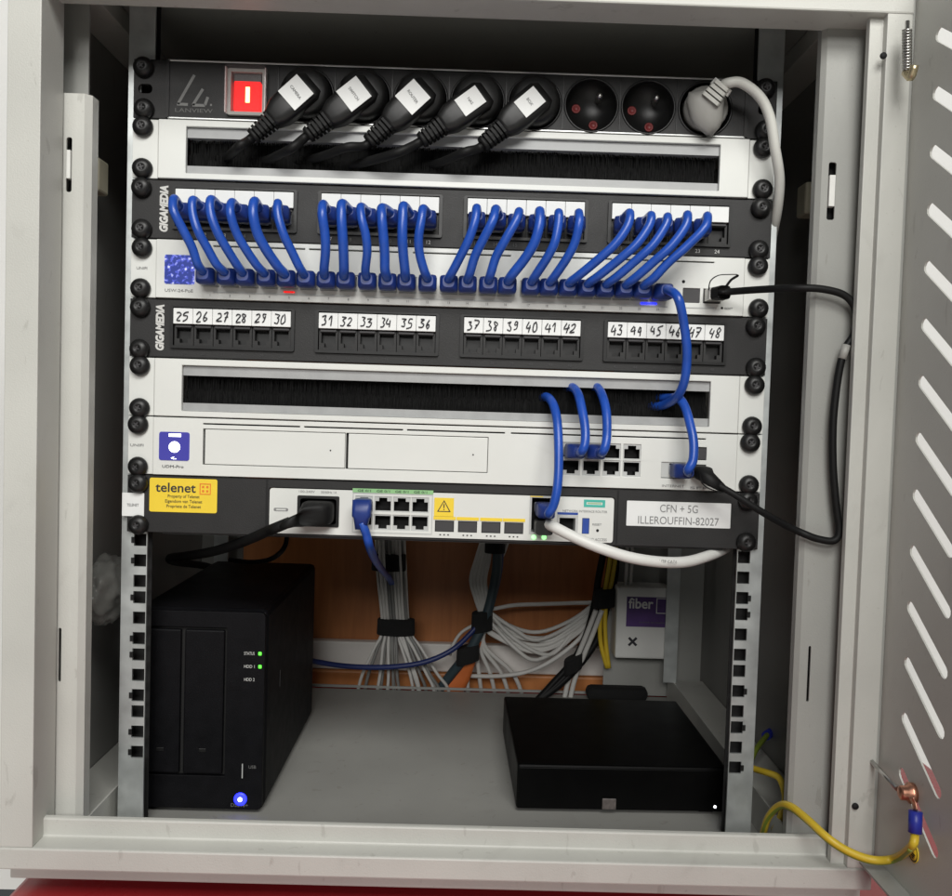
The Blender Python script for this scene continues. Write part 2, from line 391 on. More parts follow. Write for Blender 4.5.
# beige side-panel locks
for (px, py, Y) in ((95, 176, .02), (809, 200, .05)):
    p = at(px, py, Y)
    bx('panel_lock', 'beige', cab, p.x-.006, p.x+.006, Y-.008, Y+.012, p.z-.013, p.z+.013, .002)
# mounting rails with real square holes
hz = []
for k in range(-1, 12):
    for o in (.00635, .022225, .0381): hz.append(-k*U-o)
for sx in (-1, 1):
    xa, xb = sorted((sx*.2272, sx*.2466)); h = .00475
    holes = [rect(sx*.2325-h, sx*.2325+h, z-h, z+h) for z in hz if -.536 < z < .0]
    MB().plate(rect(xa, xb, ZF+.002, .05), holes, XZ, .0022, .0042).build('mounting_rail', 'zinc', cab, label='galvanised rail with square holes')
    bx('rail_return', 'zinc', cab, sx*.2466-.001, sx*.2466+.001, .0045, .035, ZF+.002, .05)
    bx('rail_backing', 'dark', cab, xa+.001, xb-.001, .016, .017, ZF+.002, .05)
    cn = MB().box(-.0013, .0013, -.0006, .0003, -.0022, .0022)
    cme = cn.mesh('nut_clip', M['blackp'], Vector((0, 0, 0)))
    for z in hz:                                   # cage-nut clips bent into some holes
        if -.53 < z < -.36 and random.random() < .4: inst('nut_clip', cme, cab, (sx*.2325+(.0052 if sx > 0 else -.0052), .0018, z))
# ---- door (open towards the viewer), slots are real openings
XD = .3032
_a = atx(906, 661, XD); _b = atx(942.5, 735, XD); _c = atx(935, 36, XD)
Y0, Y1 = _a.y-.002, _b.y+.002; SDZ = _b.z-_a.z+.002; SP = (_c.z-_a.z)/11; ZD = atx(900, 886, XD).z
holes = []
for k in range(14):
    for c in range(4):
        for (ys, ye) in ((Y0-.122*c, Y1-.122*c),):
            z = _c.z-SP*k-.001; hw = .0041; dz = SDZ; L = math.hypot(ye-ys, dz); tx, tz = (ye-ys)/L, dz/L; nx, nz = -tz, tx
            if z+dz < ZD+.03: continue
            pts = []
            for (cx, cz, a0) in ((ye, z+dz, -90), (ys, z, 90)):
                for i in range(6):
                    t = math.radians(a0+36*i); pts.append((cx+hw*(math.cos(t)*tx+math.sin(t)*nx), cz+hw*(math.cos(t)*tz+math.sin(t)*nz)))
            holes.append(pts)
door = MB().plate(rect(-.655, -.084, ZD, .04), holes, YZ, XD, XD+.0012).build('door', 'paint', cab, label='open perforated door with slanted vent slots')
bx('hinge_strip', 'paint_shaded', door, XR0+.0003, XD+.0012, -.0835, -.0815, ZD, .04)
bx('door_edge', 'paint_shaded', door, XD-.014, XD-.0002, -.655, -.6535, ZD, .04)
bx('door_edge', 'paint_shaded', door, XD-.014, XD-.0002, -.6534, -.0926, ZD, ZD+.0015)
# spring hinge bolt at the top
q0 = atx(907, 29, XD-.013); q1 = atx(907, 70, XD-.013)
pts = []
for i in range(14*8+1):
    t = i/(14*8); a = 2*math.pi*i/8; c = q0.lerp(q1, t); pts.append(c+Vector((.0028*math.cos(a), .0028*math.sin(a), 0)))
sp = MB().tube(pts, .0006, 5, 1).build('hinge_spring', 'steel', door)
MB().tube([q0+Vector((0, 0, .005)), q1+Vector((0, 0, -.004))], .0014, 8, 1).build('hinge_pin', 'steel', door)
q2 = atx(911, 77, XD-.013)
MB().tube([q1+Vector((0, .002, -.001)), q2, q2+Vector((0, -.004, .006))], .0026, 8, 3).build('hinge_bolt', 'brass', door)
# earth stud on the door
e0 = atx(908, 793, XD-.004)
MB().tube([(XR0-.003, -.084, e0.z+.001), (XD-.008, e0.y+.006, e0.z)], .0016, 8, 1).build('earth_stud', 'steel', door)
MB().lathe([(.0065, 0), (.0065, .003), (.0045, .0045), (.0045, .008), (.003, .009)], (XD-.0005, e0.y, e0.z), (-1, 0, 0), 18).build('earth_bolt', 'copper', door)
e1 = atx(914, 852, XD)
s1 = MB().lathe([(.0065, 0), (.0065, .0004)], (XD-.0002, e1.y, e1.z), (-1, 0, 0), 20).build('earth_symbol_sticker', 'yellow', door)
mk = MB()
for (a, b, c, d) in ((-.0004, .0004, -.001, .004), (-.003, .003, -.0014, -.0007), (-.002, .002, -.0027, -.002), (-.001, .001, -.004, -.0033)):
    mk.box(XD-.0009, XD-.0007, e1.y+a, e1.y+b, e1.z+c, e1.z+d)
for i in range(20):
    t, t2 = 2*math.pi*i/20, 2*math.pi*(i+1)/20
    mk.add([(XD-.0008, e1.y+r*math.cos(x), e1.z+r*math.sin(x)) for r, x in ((.0052, t), (.0060, t), (.0060, t2), (.0052, t2))], [(0, 1, 2, 3)])
mk.build('earth_symbol', 'ink', s1)
# wooden board and trunking behind the cabinet opening
wb = at(400, 641, .435).z; wc = at(400, 671, .425).z
o = bx('wooden_board', 'wood', None, -.30, .32, .44, .465, tabZ+.001, .1); tag(o, 'brown wooden board seen through the cabinet back opening', 'board')
o = bx('pale_trunking', 'board', None, -.30, .30, .425, .4395, wc, wb, .002); tag(o, 'pale horizontal trunking strip along the brown board', 'trunking')
o = bx('wooden_batten', 'wood2', None, -.30, .30, .420, .4395, tabZ+.001, wc-.0005, .002); tag(o, 'orange wooden batten below the pale trunking', 'batten')
# ------------------------------------------------------------------ shared bits
def screw_mesh():
    mb = MB().lathe([(.0074, 0), (.0076, .0012), (.0073, .0028), (.006, .0046), (.0040, .0056), (.0022, .0060), (.0018, .0054), (.0004, .0053)], (0, 0, 0), (0, -1, 0), 22)
    n0 = len(mb.f)
    mb.box(-.0023, .0023, -.00585, -.005, -.0005, .0005); mb.box(-.0005, .0005, -.00580, -.005, -.0023, .0023)
    me = mb.mesh('screw', M['blackp'], Vector((0, 0, 0))); me.materials.append(M['charcoal'])
    for p in me.polygons: p.material_index = 1 if p.index >= n0 else 0
    return me
SCR = screw_mesh()
def screws(parent, row, y=-.003):
    for sx in (-1, 1):
        for o in (.0066, .0379):
            if row == 7 and o > .03: o = .0377
            inst('screw', SCR, parent, (sx*.2325+random.uniform(-.0012, .0008), y, -row*U-o+random.uniform(-.0007, .0007)), (random.uniform(-.08, .08), random.uniform(0, 3), random.uniform(-.08, .08)))
def jack_mesh(name, material, w=.0142, h=.0150, ow=.0117, oh=.0078, nw=.0062, nh=.0032, up=False, depth=.011):
    s = -1 if not up else 1
    zt = -s*oh/2-s*(-.0012)*0
    a = -s*(oh/2)+(-s*nh/2)*-1*0
    # main opening centred, notch on one side
    c = -s*nh/2
    z0, z1 = c-oh/2, c+oh/2
    if not up:
        T = [(-ow/2, z1), (-ow/2, z0), (-nw/2, z0), (-nw/2, z0-nh), (nw/2, z0-nh), (nw/2, z0), (ow/2, z0), (ow/2, z1)]
    else:
        T = [(-ow/2, z0), (ow/2, z0), (ow/2, z1), (nw/2, z1), (nw/2, z1+nh), (-nw/2, z1+nh), (-nw/2, z1), (-ow/2, z1)]
    mb = MB().plate(rect(-w/2, w/2, -h/2, h/2), [T], XZ, 0, depth)
    mb.box(-w/2+.0005, w/2-.0005, depth, depth+.001, -h/2+.0005, h/2-.0005)
    for i in range(8):
        x = (i-3.5)*.00105; zz = (z1-.0004) if not up else (z0+.0004)
        mb.box(x-.0002, x+.0002, .002, depth, zz-.0006, zz+.0002)
    me = mb.mesh(name, material, Vector((0, 0, 0))); me.materials.append(M['dark'])
    for p in me.polygons: p.material_index = 0 if (p.normal.y < -.9 and p.center.y < .0005) else 1
    return me
JACK = jack_mesh('port', M['black'], ow=.0108)
JACKW = jack_mesh('port', M['silver'], w=.0136, h=.0122, oh=.0072, nh=.0026, up=False)
JACKWU = jack_mesh('port', M['silver'], w=.0136, h=.0122, oh=.0072, nh=.0026, up=True)
def ears(parent, row, material, y=-.0022):
    z0, z1 = -(row+1)*U+.0004, -row*U-.0004
    for sx in (-1, 1):
        a, b = sorted((sx*.2222, sx*.2413)); MB().plate(rect(a, b, z0, z1), [], XZ, y, -.0002).build('ear', material, parent, .0005)
def zr(row): return -(row+1)*U+.0005, -row*U-.0005
# ------------------------------------------------------------------ power strip
z0, z1 = zr(0)
pdu = thing('power_strip', 'black rack power strip with illuminated red switch and eight sockets', 'power strip', (0, .02, z0))
YP = -.003
px0 = at(168, 92, YP).x; px1 = at(746, 110, YP).x
sock = []
for k in range(8): sock.append(at(307+56.9*k, 96.0+1.75*k+(.4 if k < 5 else -.6), YP))
sz = sum(s.z for s in sock)/8
SR = .0197
holes = [circ(s.x, sz, SR) for s in sock]
sw0 = at(229, 69, YP); sw1 = at(266, 114, YP)
holes.append(rect(sw0.x, sw1.x, sz-.0165, sz+.0165))
MB().plate(rect(px0, px1, z0+.0012, z1-.0012), holes, XZ, YP, YP+.0015).build('face', 'black', pdu)
bx('body', 'black', pdu, px0, px1, .012, .045, z0+.0012, z1-.0012)
for (a, b) in ((z1-.0012, z1), (z0, z0+.0012)): bx('edge_trim', 'edge', pdu, px0, px1, YP-.0006, .045, a, b, .0003)
for sx, xa in ((-1, px0), (1, px1)):
    bx('end_plate', 'black', pdu, xa-.0012, xa+.0012, YP-.001, .045, z0+.0006, z1-.0006)
    a, b = sorted((sx*.2413, xa+sx*.0014))
    MB().plate(rect(a, b, z0, z1), [rrect(sx*.2325-.005, sx*.2325+.005, (z0+z1)/2-.0032, (z0+z1)/2+.0032, .003)], XZ, -.0022, -.0002).build('ear', 'black', pdu, .0005)
screws(pdu, 0)
for k, s in enumerate(sock):
    so = MB().lathe([(SR+.0012, -.0003), (SR+.0009, .0006), (SR-.0004, .0010), (SR-.0007, -.001), (SR-.0009, -.014), (.0005, -.0142)], (s.x, YP, sz), n=32, cap0=False).build('socket', 'blackp', pdu)
    if k > 4:
        pp = (s.x+.0062, YP+.013, sz+.0075)
        MB().lathe([(.0023, 0), (.0023, .012), (.0012, .0136)], pp, n=12).build('earth_pin', 'steel', so)
        for (dx, dz) in ((-.0100, .0015), (.0035, -.0105)):
            MB().lathe([(.0034, 0), (.0034, .0008), (.0024, .0008), (.0020, .0002)], (s.x+dx, YP+.014, sz+dz), n=14).build('contact_hole', 'redhole', so)
    bx('divider', 'blackp', pdu, s.x-.0217, s.x-.0212, YP-.0008, YP-.0001, z0+.002, z1-.002)
swx0, swx1 = sw0.x, sw1.x
sw = MB().plate(rrect(swx0-.0005, swx1+.0005, sz-.017, sz+.017, .002), [rect(swx0+.0025, swx1-.0025, sz-.0145, sz+.0145)], XZ, YP-.003, YP+.006).build('switch', 'greyplug', pdu)
bx('rocker', 'red', sw, swx0+.0042, swx1-.0042, YP-.0015, YP+.008, sz-.0135, sz+.0085, .001)
bx('neon', 'redglow', sw, (swx0+swx1)/2-.0010, (swx0+swx1)/2+.0022, YP-.0021, YP-.0016, sz-.0075, sz+.004, .0008)
bx('rocker_top', 'blackp', sw, swx0+.0042, swx1-.0042, YP, YP+.008, sz+.0086, sz+.0140)
MB().plate(rrect(swx0-.0012, swx1+.0012, sz-.0180, sz+.0180, .003), [], XZ, YP-.0085, YP-.0075).build('cover', 'lid', sw)
for xx in (swx0-.0009, swx1+.0001):
    bx('cover_side', 'lidrim', sw, xx, xx+.0008, YP-.0074, YP-.003, sz-.0165, sz+.0165)
# logo: slanted strokes, name beneath
lg = MB(); yy = YP-.0002
def stroke(ps, wd):
    pts = [at(a, b, YP) for a, b in ps]
    for a, b in zip(pts[:-1], pts[1:]):
        t = (b-a).normalized(); n = Vector((-t.z, 0, t.x))*wd/2
        lg.add([(q.x, yy, q.z) for q in (a-n, a+n, b+n, b-n)], [(0, 1, 2, 3)])
stroke([(194.5, 75), (178, 104)], .0021); stroke([(177, 104), (188, 104.5)], .0021)
stroke([(203, 89), (193, 105)], .0021); stroke([(192.5, 105), (205, 105.5)], .0021); stroke([(208, 97), (205, 105)], .0021); stroke([(210.2, 105), (212, 105)], .0015)
lg.build('logo', 'logo', pdu)
tp = at(194, 110.5, YP); text('LANVIEW', .0042, tp.x, YP-.0002, tp.z, 'dimprint', pdu, width=.028)
# ------------------------------------------------------------------ black power plugs
def power_plug(k, s):
    names = ['first', 'second', 'third', 'fourth', 'fifth']
    t = thing('power_plug', 'black power plug with white diamond label, %s socket from the red switch' % names[k], 'plug', (s.x, YP, sz), 'black labelled plugs in the power strip')
    MB().lathe([(.0183, -.006), (.0183, .004), (.0172, .009), (.0145, .011), (.006, .0115)], (s.x, YP-.001, sz), n=30).build('plug_body', 'blackp', t)
    an = math.radians(40.5+(2.5, -1, 3.5, -3, 1)[k]); d = Vector((-math.cos(an), 0, -math.sin(an))); up = Vector((0, -1, 0)); sd = d.cross(up)
    LP = [(293, 95), (351, 96.5), (410, 99.5), (467.5, 103.5), (527, 104.5)][k]
    lq = at(*LP, YP-.0195); C = Vector((lq.x+.002, YP-.009, lq.z+.002))
    secs = []
    for (a, wd, h, y, p) in ((-.019, .0085, .004, 0, 4), (-.014, .0115, .0075, 0, 4), (.004, .0115, .0082, 0, 4), (.014, .0105, .0080, 0, 4), (.0195, .0085, .0072, 0, 3), (.0215, .0076, .0068, 0, 3)):
        secs.append((C+d*(a+.004)+up*(.002-y), sd, up, wd, h, p))
    MB().loft(secs, 20).build('grip', 'blackp', t)
    rib = MB(); base = C+d*.0255+up*.002
    for i in range(5):
        c = base+d*(.0033*i); rib.loft([(c, sd, up, .0074-.0003*i, .0066-.0003*i, 3.5), (c+d*.002, sd, up, .0074-.0003*i, .0066-.0003*i, 3.5)], 14, smooth=False)
    e = base+d*.0165
    rib.loft([(base, sd, up, .0055, .005, 2), (e, sd, up, .0050, .0046, 2)], 12)
    rib.loft([(e, sd, up, .0062, .0056, 3), (e+d*.003, sd, up, .0055, .005, 2.5)], 12)
    rib.build('strain_relief', 'rubber', t)
    q = e+d*.003
    ex, ey = [(-20, 28), (-39, 31), (-53, 29), (-71, 32), (-46, 31)][k]; qx, qy = [(247, 135), (306, 136), (366, 136), (423.5, 140), (481.6, 140)][k]
    pts = [q-d*.004, q+d*.004, at(qx+ex*.35, qy+ey*.38, -.020), at(qx+ex*.7, qy+ey*.62, -.009), at(qx+ex, qy+ey*.78, .002), at(qx+ex*1.3-4, qy+ey*.86, .016)]
    MB().tube(pts, .0034, 10).build('cord', 'rubber', t)
    lc = C+up*.0108+d*(.000); a = .0092
    Lb = MB(); b = a*(.78 if k > 2 else 1)
    c4 = [lc+sd*b+d*a, lc+sd*b-d*a, lc-sd*b-d*a, lc-sd*b+d*a]
    Lb.add(c4+[p-up*.0006 for p in c4], [(0, 1, 2, 3), (7, 6, 5, 4), (0, 4, 5, 1), (1, 5, 6, 2), (2, 6, 7, 3), (3, 7, 4, 0)])
    st = Lb.build('label_sticker', 'paper', t)
    text(['CAMERA', 'SWITCH', 'ROUTER', 'NAS', 'BOX'][k], .0030, lc.x, lc.y-.0003, lc.z, 'greyink', st, rot=math.radians(-52))
    return t
for k in range(5): power_plug(k, sock[k])
# grey plug with pale cable
s = sock[7]
gp = thing('power_plug', 'grey angled power plug with thick pale grey cable in the end socket', 'plug', (s.x, YP, sz))
MB().lathe([(.0165, -.008), (.0165, .002), (.015, .005)], (s.x, YP-.001, sz), n=24).build('plug_base', 'greyplug', gp)
up = Vector((0, -1, 0)); g0 = at(703, 112, YP-.010); g1 = at(722, 88, YP-.018); d = (g1-g0).normalized(); sd = d.cross(up).normalized(); up2 = sd.cross(d).normalized()
def G(px, py, dy, a_, b_, p_): return (at(px, py, YP-dy), sd, up2, a_, b_, p_)
MB().loft([G(700, 130, .006, .006, .005, 3), G(701, 126, .007, .011, .007, 3), G(703, 114, .009, .0160, .010, 2.8), (at(706, 106, YP-.010), sd, up2, .0165, .0105, 2.6), (at(713, 98, YP-.013), sd, up2, .0100, .009, 2.6), (at(718, 92, YP-.016), sd, up2, .0068, .007, 2.6)], 22).build('plug_body', 'greyplug', gp)
nb = MB(); B = at(710, 100, YP-.020)
for i in range(4):
    nb.loft([(B+d*(.0036*i), sd, up2, .0076-.0004*i, .004, 4), (B+d*(.0036*i+.0026), sd, up2, .0076-.0004*i, .004, 4)], 12, smooth=False)
nb.build('grip_ribs', 'greycable', gp)
sl_ = at(719, 90, YP-.019)
MB().loft([(sl_, sd, up2, .0082, .0052, 4), (sl_+d*.005, sd, up2, .0078, .005, 4)], 14, smooth=False).build('collar', 'whitep', gp)
cp = [sl_+d*.003, at(728, 83, -.030), at(742, 83, -.031), at(760, 97, -.030), at(770, 118, -.028), at(775, 148, -.024), at(779.5, 178, -.016), at(778, 205, -.006), at(774, 228, .008), at(771, 245, .03)]
MB().tube(cp, .0037, 12).build('cord', 'greycable', gp)
# ------------------------------------------------------------------ brush panels
def brush_panel(row, label):
    z0, z1 = zr(row); t = thing('brush_panel', label, 'brush panel', (0, .005, z0), 'white brush panels')
    fy = -.0045
    hx0, hx1, hz0, hz1 = -.2008, .1995, z0+.0042, z1-.0048
    MB().plate(rect(-.2215, .2215, z0, z1), [rect(hx0, hx1, hz0, hz1)], XZ, fy, .0).build('face', 'white', t, .0006)
    ears(t, row, 'white'); screws(t, row)
    # inner grey channels
    bx('channel', 'alu', t, hx0+.0002, hx1-.0002, fy+.003, .012, hz1-.0075, hz1-.0002)
    bx('channel', 'alu', t, hx0+.0002, hx1-.0002, fy+.003, .012, hz0+.0002, hz0+.0062)
    bx('backing', 'dark', t, hx0, hx1, .0118, .013, hz0+.0062, hz1-.0075)
    br = MB(); zm = (hz0+hz1)/2-.001; x = hx0+.0006; rnd = random.Random(row)
    while x < hx1-.0006:
        for (za, zz) in ((hz1-.0075, zm), (hz0+.0062, zm)):
            zt = zz+rnd.uniform(-.0012, .0012); dx = rnd.uniform(-.0006, .0006); y = rnd.uniform(.0, .006)+(.003 if za > zz else 0); r = .0002
            br.add([(x-r, y, za), (x+r, y, za), (x+r+dx, y, zt), (x-r+dx, y, zt), (x, y+.0004, za), (x+dx, y+.0004, zt)], [(0, 1, 2, 3), (1, 4, 5, 2), (4, 0, 3, 5)])
        x += .00042
    b = br.build('bristles', 'brush', t); b['kind'] = 'stuff'
    return t
brush_panel(1, 'white brush strip panel with black power cords passing through, below the power strip')
brush_panel(5, 'white brush strip panel with blue cords coming out, below the handwritten number labels')
# ------------------------------------------------------------------ patch panels
GX = [-.1638, -.0547, .0549, .1637]; PP = .01472
def patch_panel(row, label, first, hand):
    z0, z1 = zr(row); t = thing('network_patch_bay', label, 'patch panel', (0, .005, z0), 'black patch panels')
    fy = -.0022
    holes = [rect(g-.0445, g+.0445, z1-.0345, z1-.0058) for g in GX]
    MB().plate(rect(-.2413, .2413, z0, z1), holes, XZ, fy, -.0002).build('face', 'black', t, .0005)
    screws(t, row)
    for gi, g in enumerate(GX):
        fr = MB().plate(rrect(g-.0468, g+.0468, z1-.0365, z1-.0045, .0015), [rect(g-.0444, g+.0444, z1-.0344, z1-.0057)], XZ, fy-.0022, fy+.006).build('port_frame', 'blackp', t)
        bx('port_back', 'blackp', fr, g-.0443, g+.0443, fy+.006, fy+.008, z1-.0343, z1-.0060)
        for i in range(6):
            n = first+gi*6+i; x = g+(i-2.5)*PP
            inst('port', JACK, t, (x, fy+.0002, z1-.0268))
            lb = bx('label_tag', 'paper', t, x-PP/2+.00012, x+PP/2-.00012, fy-.0026-random.uniform(0, .0004), fy+.001, z1-.0182, z1-.0066, .0003)
            if hand:
                handwrite(str(n), x, fy-.0034, z1-.0124, .0067, lb)
                text(str(n), .0032, x, fy-.0003, z1-.0402, 'charcoal', t, name='port_number')
            else:
                text(str(n), .0040, x, fy-.0003, z1-.0398, 'print' if n in (1, 2, 3, 7, 11, 12, 24, 23) else 'dimprint', t, name='port_number')
            bx('shutter_lip', 'charcoal', t, x-.0060, x+.0060, fy-.0012, fy+.0002, z1-.0208, z1-.0192, .0003)
    gx = at(164 if row == 2 else 160, 210 if row == 2 else 330, fy).x
    text('GIGAMEDIA', .0080, gx, fy-.0003, (z0+z1)/2+.0004, 'print', t, rot=math.pi/2, bold=.055, shear=.2, width=.0345)
    return t
patch_panel(2, 'black patch panel with blank white tags and blue cords plugged in', 1, False)
patch_panel(4, 'black patch panel with empty ports and handwritten numbers 25 to 48', 25, True)
# ------------------------------------------------------------------ network switch
z0, z1 = zr(3)
swt = thing('network_switch', 'white rack network switch with sparkling blue square display and row of blue plugs', 'network switch', (0, .1, z0))
FY = -.0045
pxs = [206+20.1*i for i in range(12)]+[449, 467.7, 488, 506.6]+[530+18.8*i for i in range(8)]
sports = []
for p in pxs:
    py = 276.5+(p-209)*.0292; q = at(p, py, -.016); sports.append(q.x)
pzs = at(209.6, 276, FY-.012).z
slots = [(213, 305), (309, 402), (413, 511), (523, 612), (617, 714.5)]
def slot_holes(segs, ya, yb, xa, xb):
    H = []
    for a, b in segs:
        A = at(a, ya+(a-xa)*(yb-ya)/(xb-xa), FY); B = at(b, ya+(b-xa)*(yb-ya)/(xb-xa), FY); zc = (A.z+B.z)/2
        H.append(rect(A.x, B.x, zc-.0005, zc+.0006))
    return H
SH = slot_holes(slots, 247, 262, 229, 714)
zc = sum(h[0][1] for h in SH)/len(SH)
SH = [rect(h[0][0], h[1][0], zc, zc+.0011) for h in SH]
holes = list(SH)+[rect(x-.0066, x+.0066, pzs-.0062, pzs+.0058) for x in sports]
sfp = [at(691.5, 295.5, FY), at(712, 296, FY)]
holes += [rect(sfp[0].x-.0066, sfp[0].x+.0064, sfp[0].z-.0055, sfp[0].z+.0055), rect(sfp[1].x-.0066, sfp[1].x+.0066, sfp[0].z-.0055, sfp[0].z+.0055)]
MB().plate(rect(-.2215, .2215, z0, z1), holes, XZ, FY, -.0005).build('face', 'white', swt, .0004)
bx('body', 'white', swt, -.2195, .2195, .012, .20, z0+.001, z1-.001)
bx('slot_backing', 'dark', swt, -.215, .215, .0005, .0015, zc-.001, zc+.002)
ears(swt, 3, 'white'); screws(swt, 3)
for x in sports: inst('port', JACKW, swt, (x, FY+.001, pzs-.0002))
for q in sfp: bx('fibre_port', 'charcoal', swt, q.x-.0064, q.x+.0062, FY+.001, .011, sfp[0].z-.0053, sfp[0].z+.0053)
a = at(165, 254.5, FY); b = at(194.5, 284.5, FY)
dsp = MB().prism(rrect(a.x, b.x, b.z, a.z, .0015), XZ, FY-.0006, FY+.0004).build('display', 'screen', swt)
q = at(179, 290.5, FY); text('USW-24-PoE', .0032, q.x, FY-.0003, q.z, 'greyink', swt, width=.021)
q = at(142, 268, -.0022); text('UNIFI', .0028, q.x, -.0026, q.z, 'greyink', swt, width=.008)
ln = MB()
for a, b in ((213, 350), (366, 512), (522, 668), (680, 714)):
    A = at(a, 288.5+(a-209)*.0285, FY); B = at(b, 288.5+(b-209)*.0285, FY); ln.box(A.x, B.x, FY-.0004, FY, pzs-.0108, pzs-.0100)
ln.build('port_rule', 'silver', swt)
for i, x in enumerate(sports): text(str(i+1), .0024, x, FY-.0003, pzs-.0125, 'greyink', swt, name='port_number')
q = at(683.5, 281.5, FY); MB().lathe([(.0012, 0), (.0012, .0004)], q, n=10).build('sensor', 'dark', swt)
q = at(722, 308, FY); MB().lathe([(.0009, 0), (.0009, .0004)], q, n=10).build('reset_hole', 'dark', swt)
q = at(728.5, 308.5, FY); text('RESET', .0022, q.x, FY-.0003, q.z, 'greyink', swt, width=.006)
q = Vector((sports[4], FY, pzs)); bx('link_light', M['red'], swt, q.x-.004, q.x+.004, FY-.0008, FY-.0001, pzs-.0088, pzs-.0080)
bx('link_light', 'ledb', swt, sports[22]+.001, sports[23]-.001, FY-.0008, FY-.0001, pzs-.0088, pzs-.0078)
# ------------------------------------------------------------------ blue patch cords
def boot(mb, c, d, wv, ln=.020, s=1.0):
    """rectangular snagless boot starting at c along d"""
    d = Vector(d).normalized(); wv = Vector(wv); hv = d.cross(wv)
    mb.loft([(c, wv, hv, .0064*s, .0056*s, 6), (c+d*ln*.55, wv, hv, .0064*s, .0056*s, 6), (c+d*ln*.62, wv, hv, .0054*s, .0048*s, 4), (c+d*ln, wv, hv, .0040*s, .0039*s, 3)], 16)
def plug_end(t, port, d, wv=(1, 0, 0), ln=.020, s=1.0, clear=.006):
    port = Vector(port); d = Vector(d).normalized(); hv = d.cross(Vector(wv))
    MB().loft([(port-d*.004, wv, hv, .0056, .0040, 8), (port+d*clear, wv, hv, .0056, .0040, 8)], 16, smooth=False).build('connector', 'clear', t)
    mb = MB(); boot(mb, port+d*(clear-.001), d, wv, ln, s)
    mb.build('boot', 'blueboot', t)
    return port+d*(clear-.001+ln)
pz_patch = -2*U-.0005-.0262
ORD = ('first second third fourth fifth sixth seventh eighth ninth tenth eleventh twelfth thirteenth fourteenth fifteenth sixteenth seventeenth eighteenth nineteenth twentieth twenty-first twenty-second twenty-third').split()
for gi, g in enumerate(GX):
    for i in range(6):
        n = gi*6+i+1
        if n == 24: continue
        xp = g+(i-2.5)*PP; xq = sports[n-1]
        t = thing('patch_cable', 'short blue patch cable from the %s port of the cabled patch panel' % ORD[n-1], 'cable', (xp, 0, pz_patch), 'blue cords between patch panel and switch')
        j = lambda s_: random.uniform(-s_, s_)
        e1 = plug_end(t, (xp, -.003, pz_patch), (j(.06), -1, .16+j(.05)), ln=.015)
        e2 = plug_end(t, (xq, FY+.001, pzs-.0008), (j(.05), -1, .06), ln=.013, s=1.06, clear=.0095)
        bow = j(.0038); out = -.0305+j(.0025); sdx = (.0002, -.0018, 0, 0)[gi]+j(.0016)
        ix = lambda f_, dz_, y_, b_=0: Vector((xp+(xq-xp)*f_+sdx*(1-f_)+bow*b_, y_, pz_patch-dz_))
        dr = pz_patch-pzs
        pts = [e1+Vector((0, .008, 0)), e1+Vector((0, .001, .0005)), ix(.02, -.0040+j(.0012), out-.0062), ix(.09, .0050+j(.001), out-.0115+j(.002), .3), ix(.34, .018, out-.0105, 1), ix(.62, .029, out-.007, 1), ix(.88, dr-.0065, -.0325, .3), e2+Vector((0, -.001, .002)), e2+Vector((0, .006, .0005))]
        MB().tube(pts, lambda q_, r_=.0034+j(.00025): r_+.0010*max(0, 1-q_*4.5), 12, 8).build('cord', 'blue', t)
# cord from the last switch port down into the lower brush strip
t = thing('patch_cable', 'long blue cord hanging from the last switch port into the lower brush strip', 'cable', (sports[23], 0, pzs))
e2 = plug_end(t, (sports[23], FY+.001, pzs-.0008), (.15, -1, .04), ln=.014, s=1.08)
MB().tube([e2+Vector((0, .006, 0)), e2, at(678, 298, -.042), at(684, 325, -.036), at(687, 352, -.032), at(685, 378, -.028), at(679, 394, -.020), at(670, 402, -.008), at(660, 406, .004), at(650, 406, .014)], .0034, 12).build('cord', 'blue', t)
# ------------------------------------------------------------------ gateway
z0, z1 = zr(6)
gw = thing('gateway', 'white rack gateway with round white light on blue display and two blank drive doors', 'network gateway', (0, .1, z0))
GS = slot_holes([(203, 300), (304, 403), (407, 505), (511, 604), (612, 706)], 424, 439, 203, 706)
zc = sum(h[0][1] for h in GS)/len(GS)
GS = [rect(h[0][0], h[1][0], zc, zc+.0011) for h in GS]
gp8 = []
c00 = at(571.5, 451, FY); c11 = at(631.5, 468.5, FY)
for r in range(2):
    for c in range(4): gp8.append((c00.x+(c11.x-c00.x)*c/3, (at(601, 451.3, FY).z if r == 0 else at(601, 468, FY).z), r))
wan = at(677, 470, FY); gs1 = at(697.5, 453, FY); gs2 = at(701, 470, FY)
d1 = [at(203.5, 428.5, FY), at(344.5, 468.5, FY)]; d2 = [at(347, 433, FY), at(487, 473.5, FY)]
dz1, dz0 = (d1[0].z+d2[0].z)/2, (d1[1].z+d2[1].z)/2
holes = list(GS)+[rect(x-.0068, x+.0068, z-.0061, z+.0061) for x, z, r in gp8]
holes += [rect(d1[0].x-.0003, d1[1].x+.0003, dz0, dz1), rect(d2[0].x-.0006, d2[1].x+.0003, dz0, dz1), rect(wan.x-.0120, wan.x+.0066, wan.z-.0066, wan.z+.0058), rect(gs1.x-.006, gs1.x+.007, gs1.z-.0055, gs1.z+.0045), rect(gs1.x-.006, gs1.x+.007, gs2.z-.006, gs2.z+.004)]
MB().plate(rect(-.2215, .2215, z0, z1), holes, XZ, FY, -.0005).build('face', 'white', gw, .0004)
bx('body', 'white', gw, -.2195, .2195, .012, .25, z0+.001, z1-.001)
bx('slot_backing', 'dark', gw, -.215, .215, .0005, .0015, zc-.001, zc+.002)
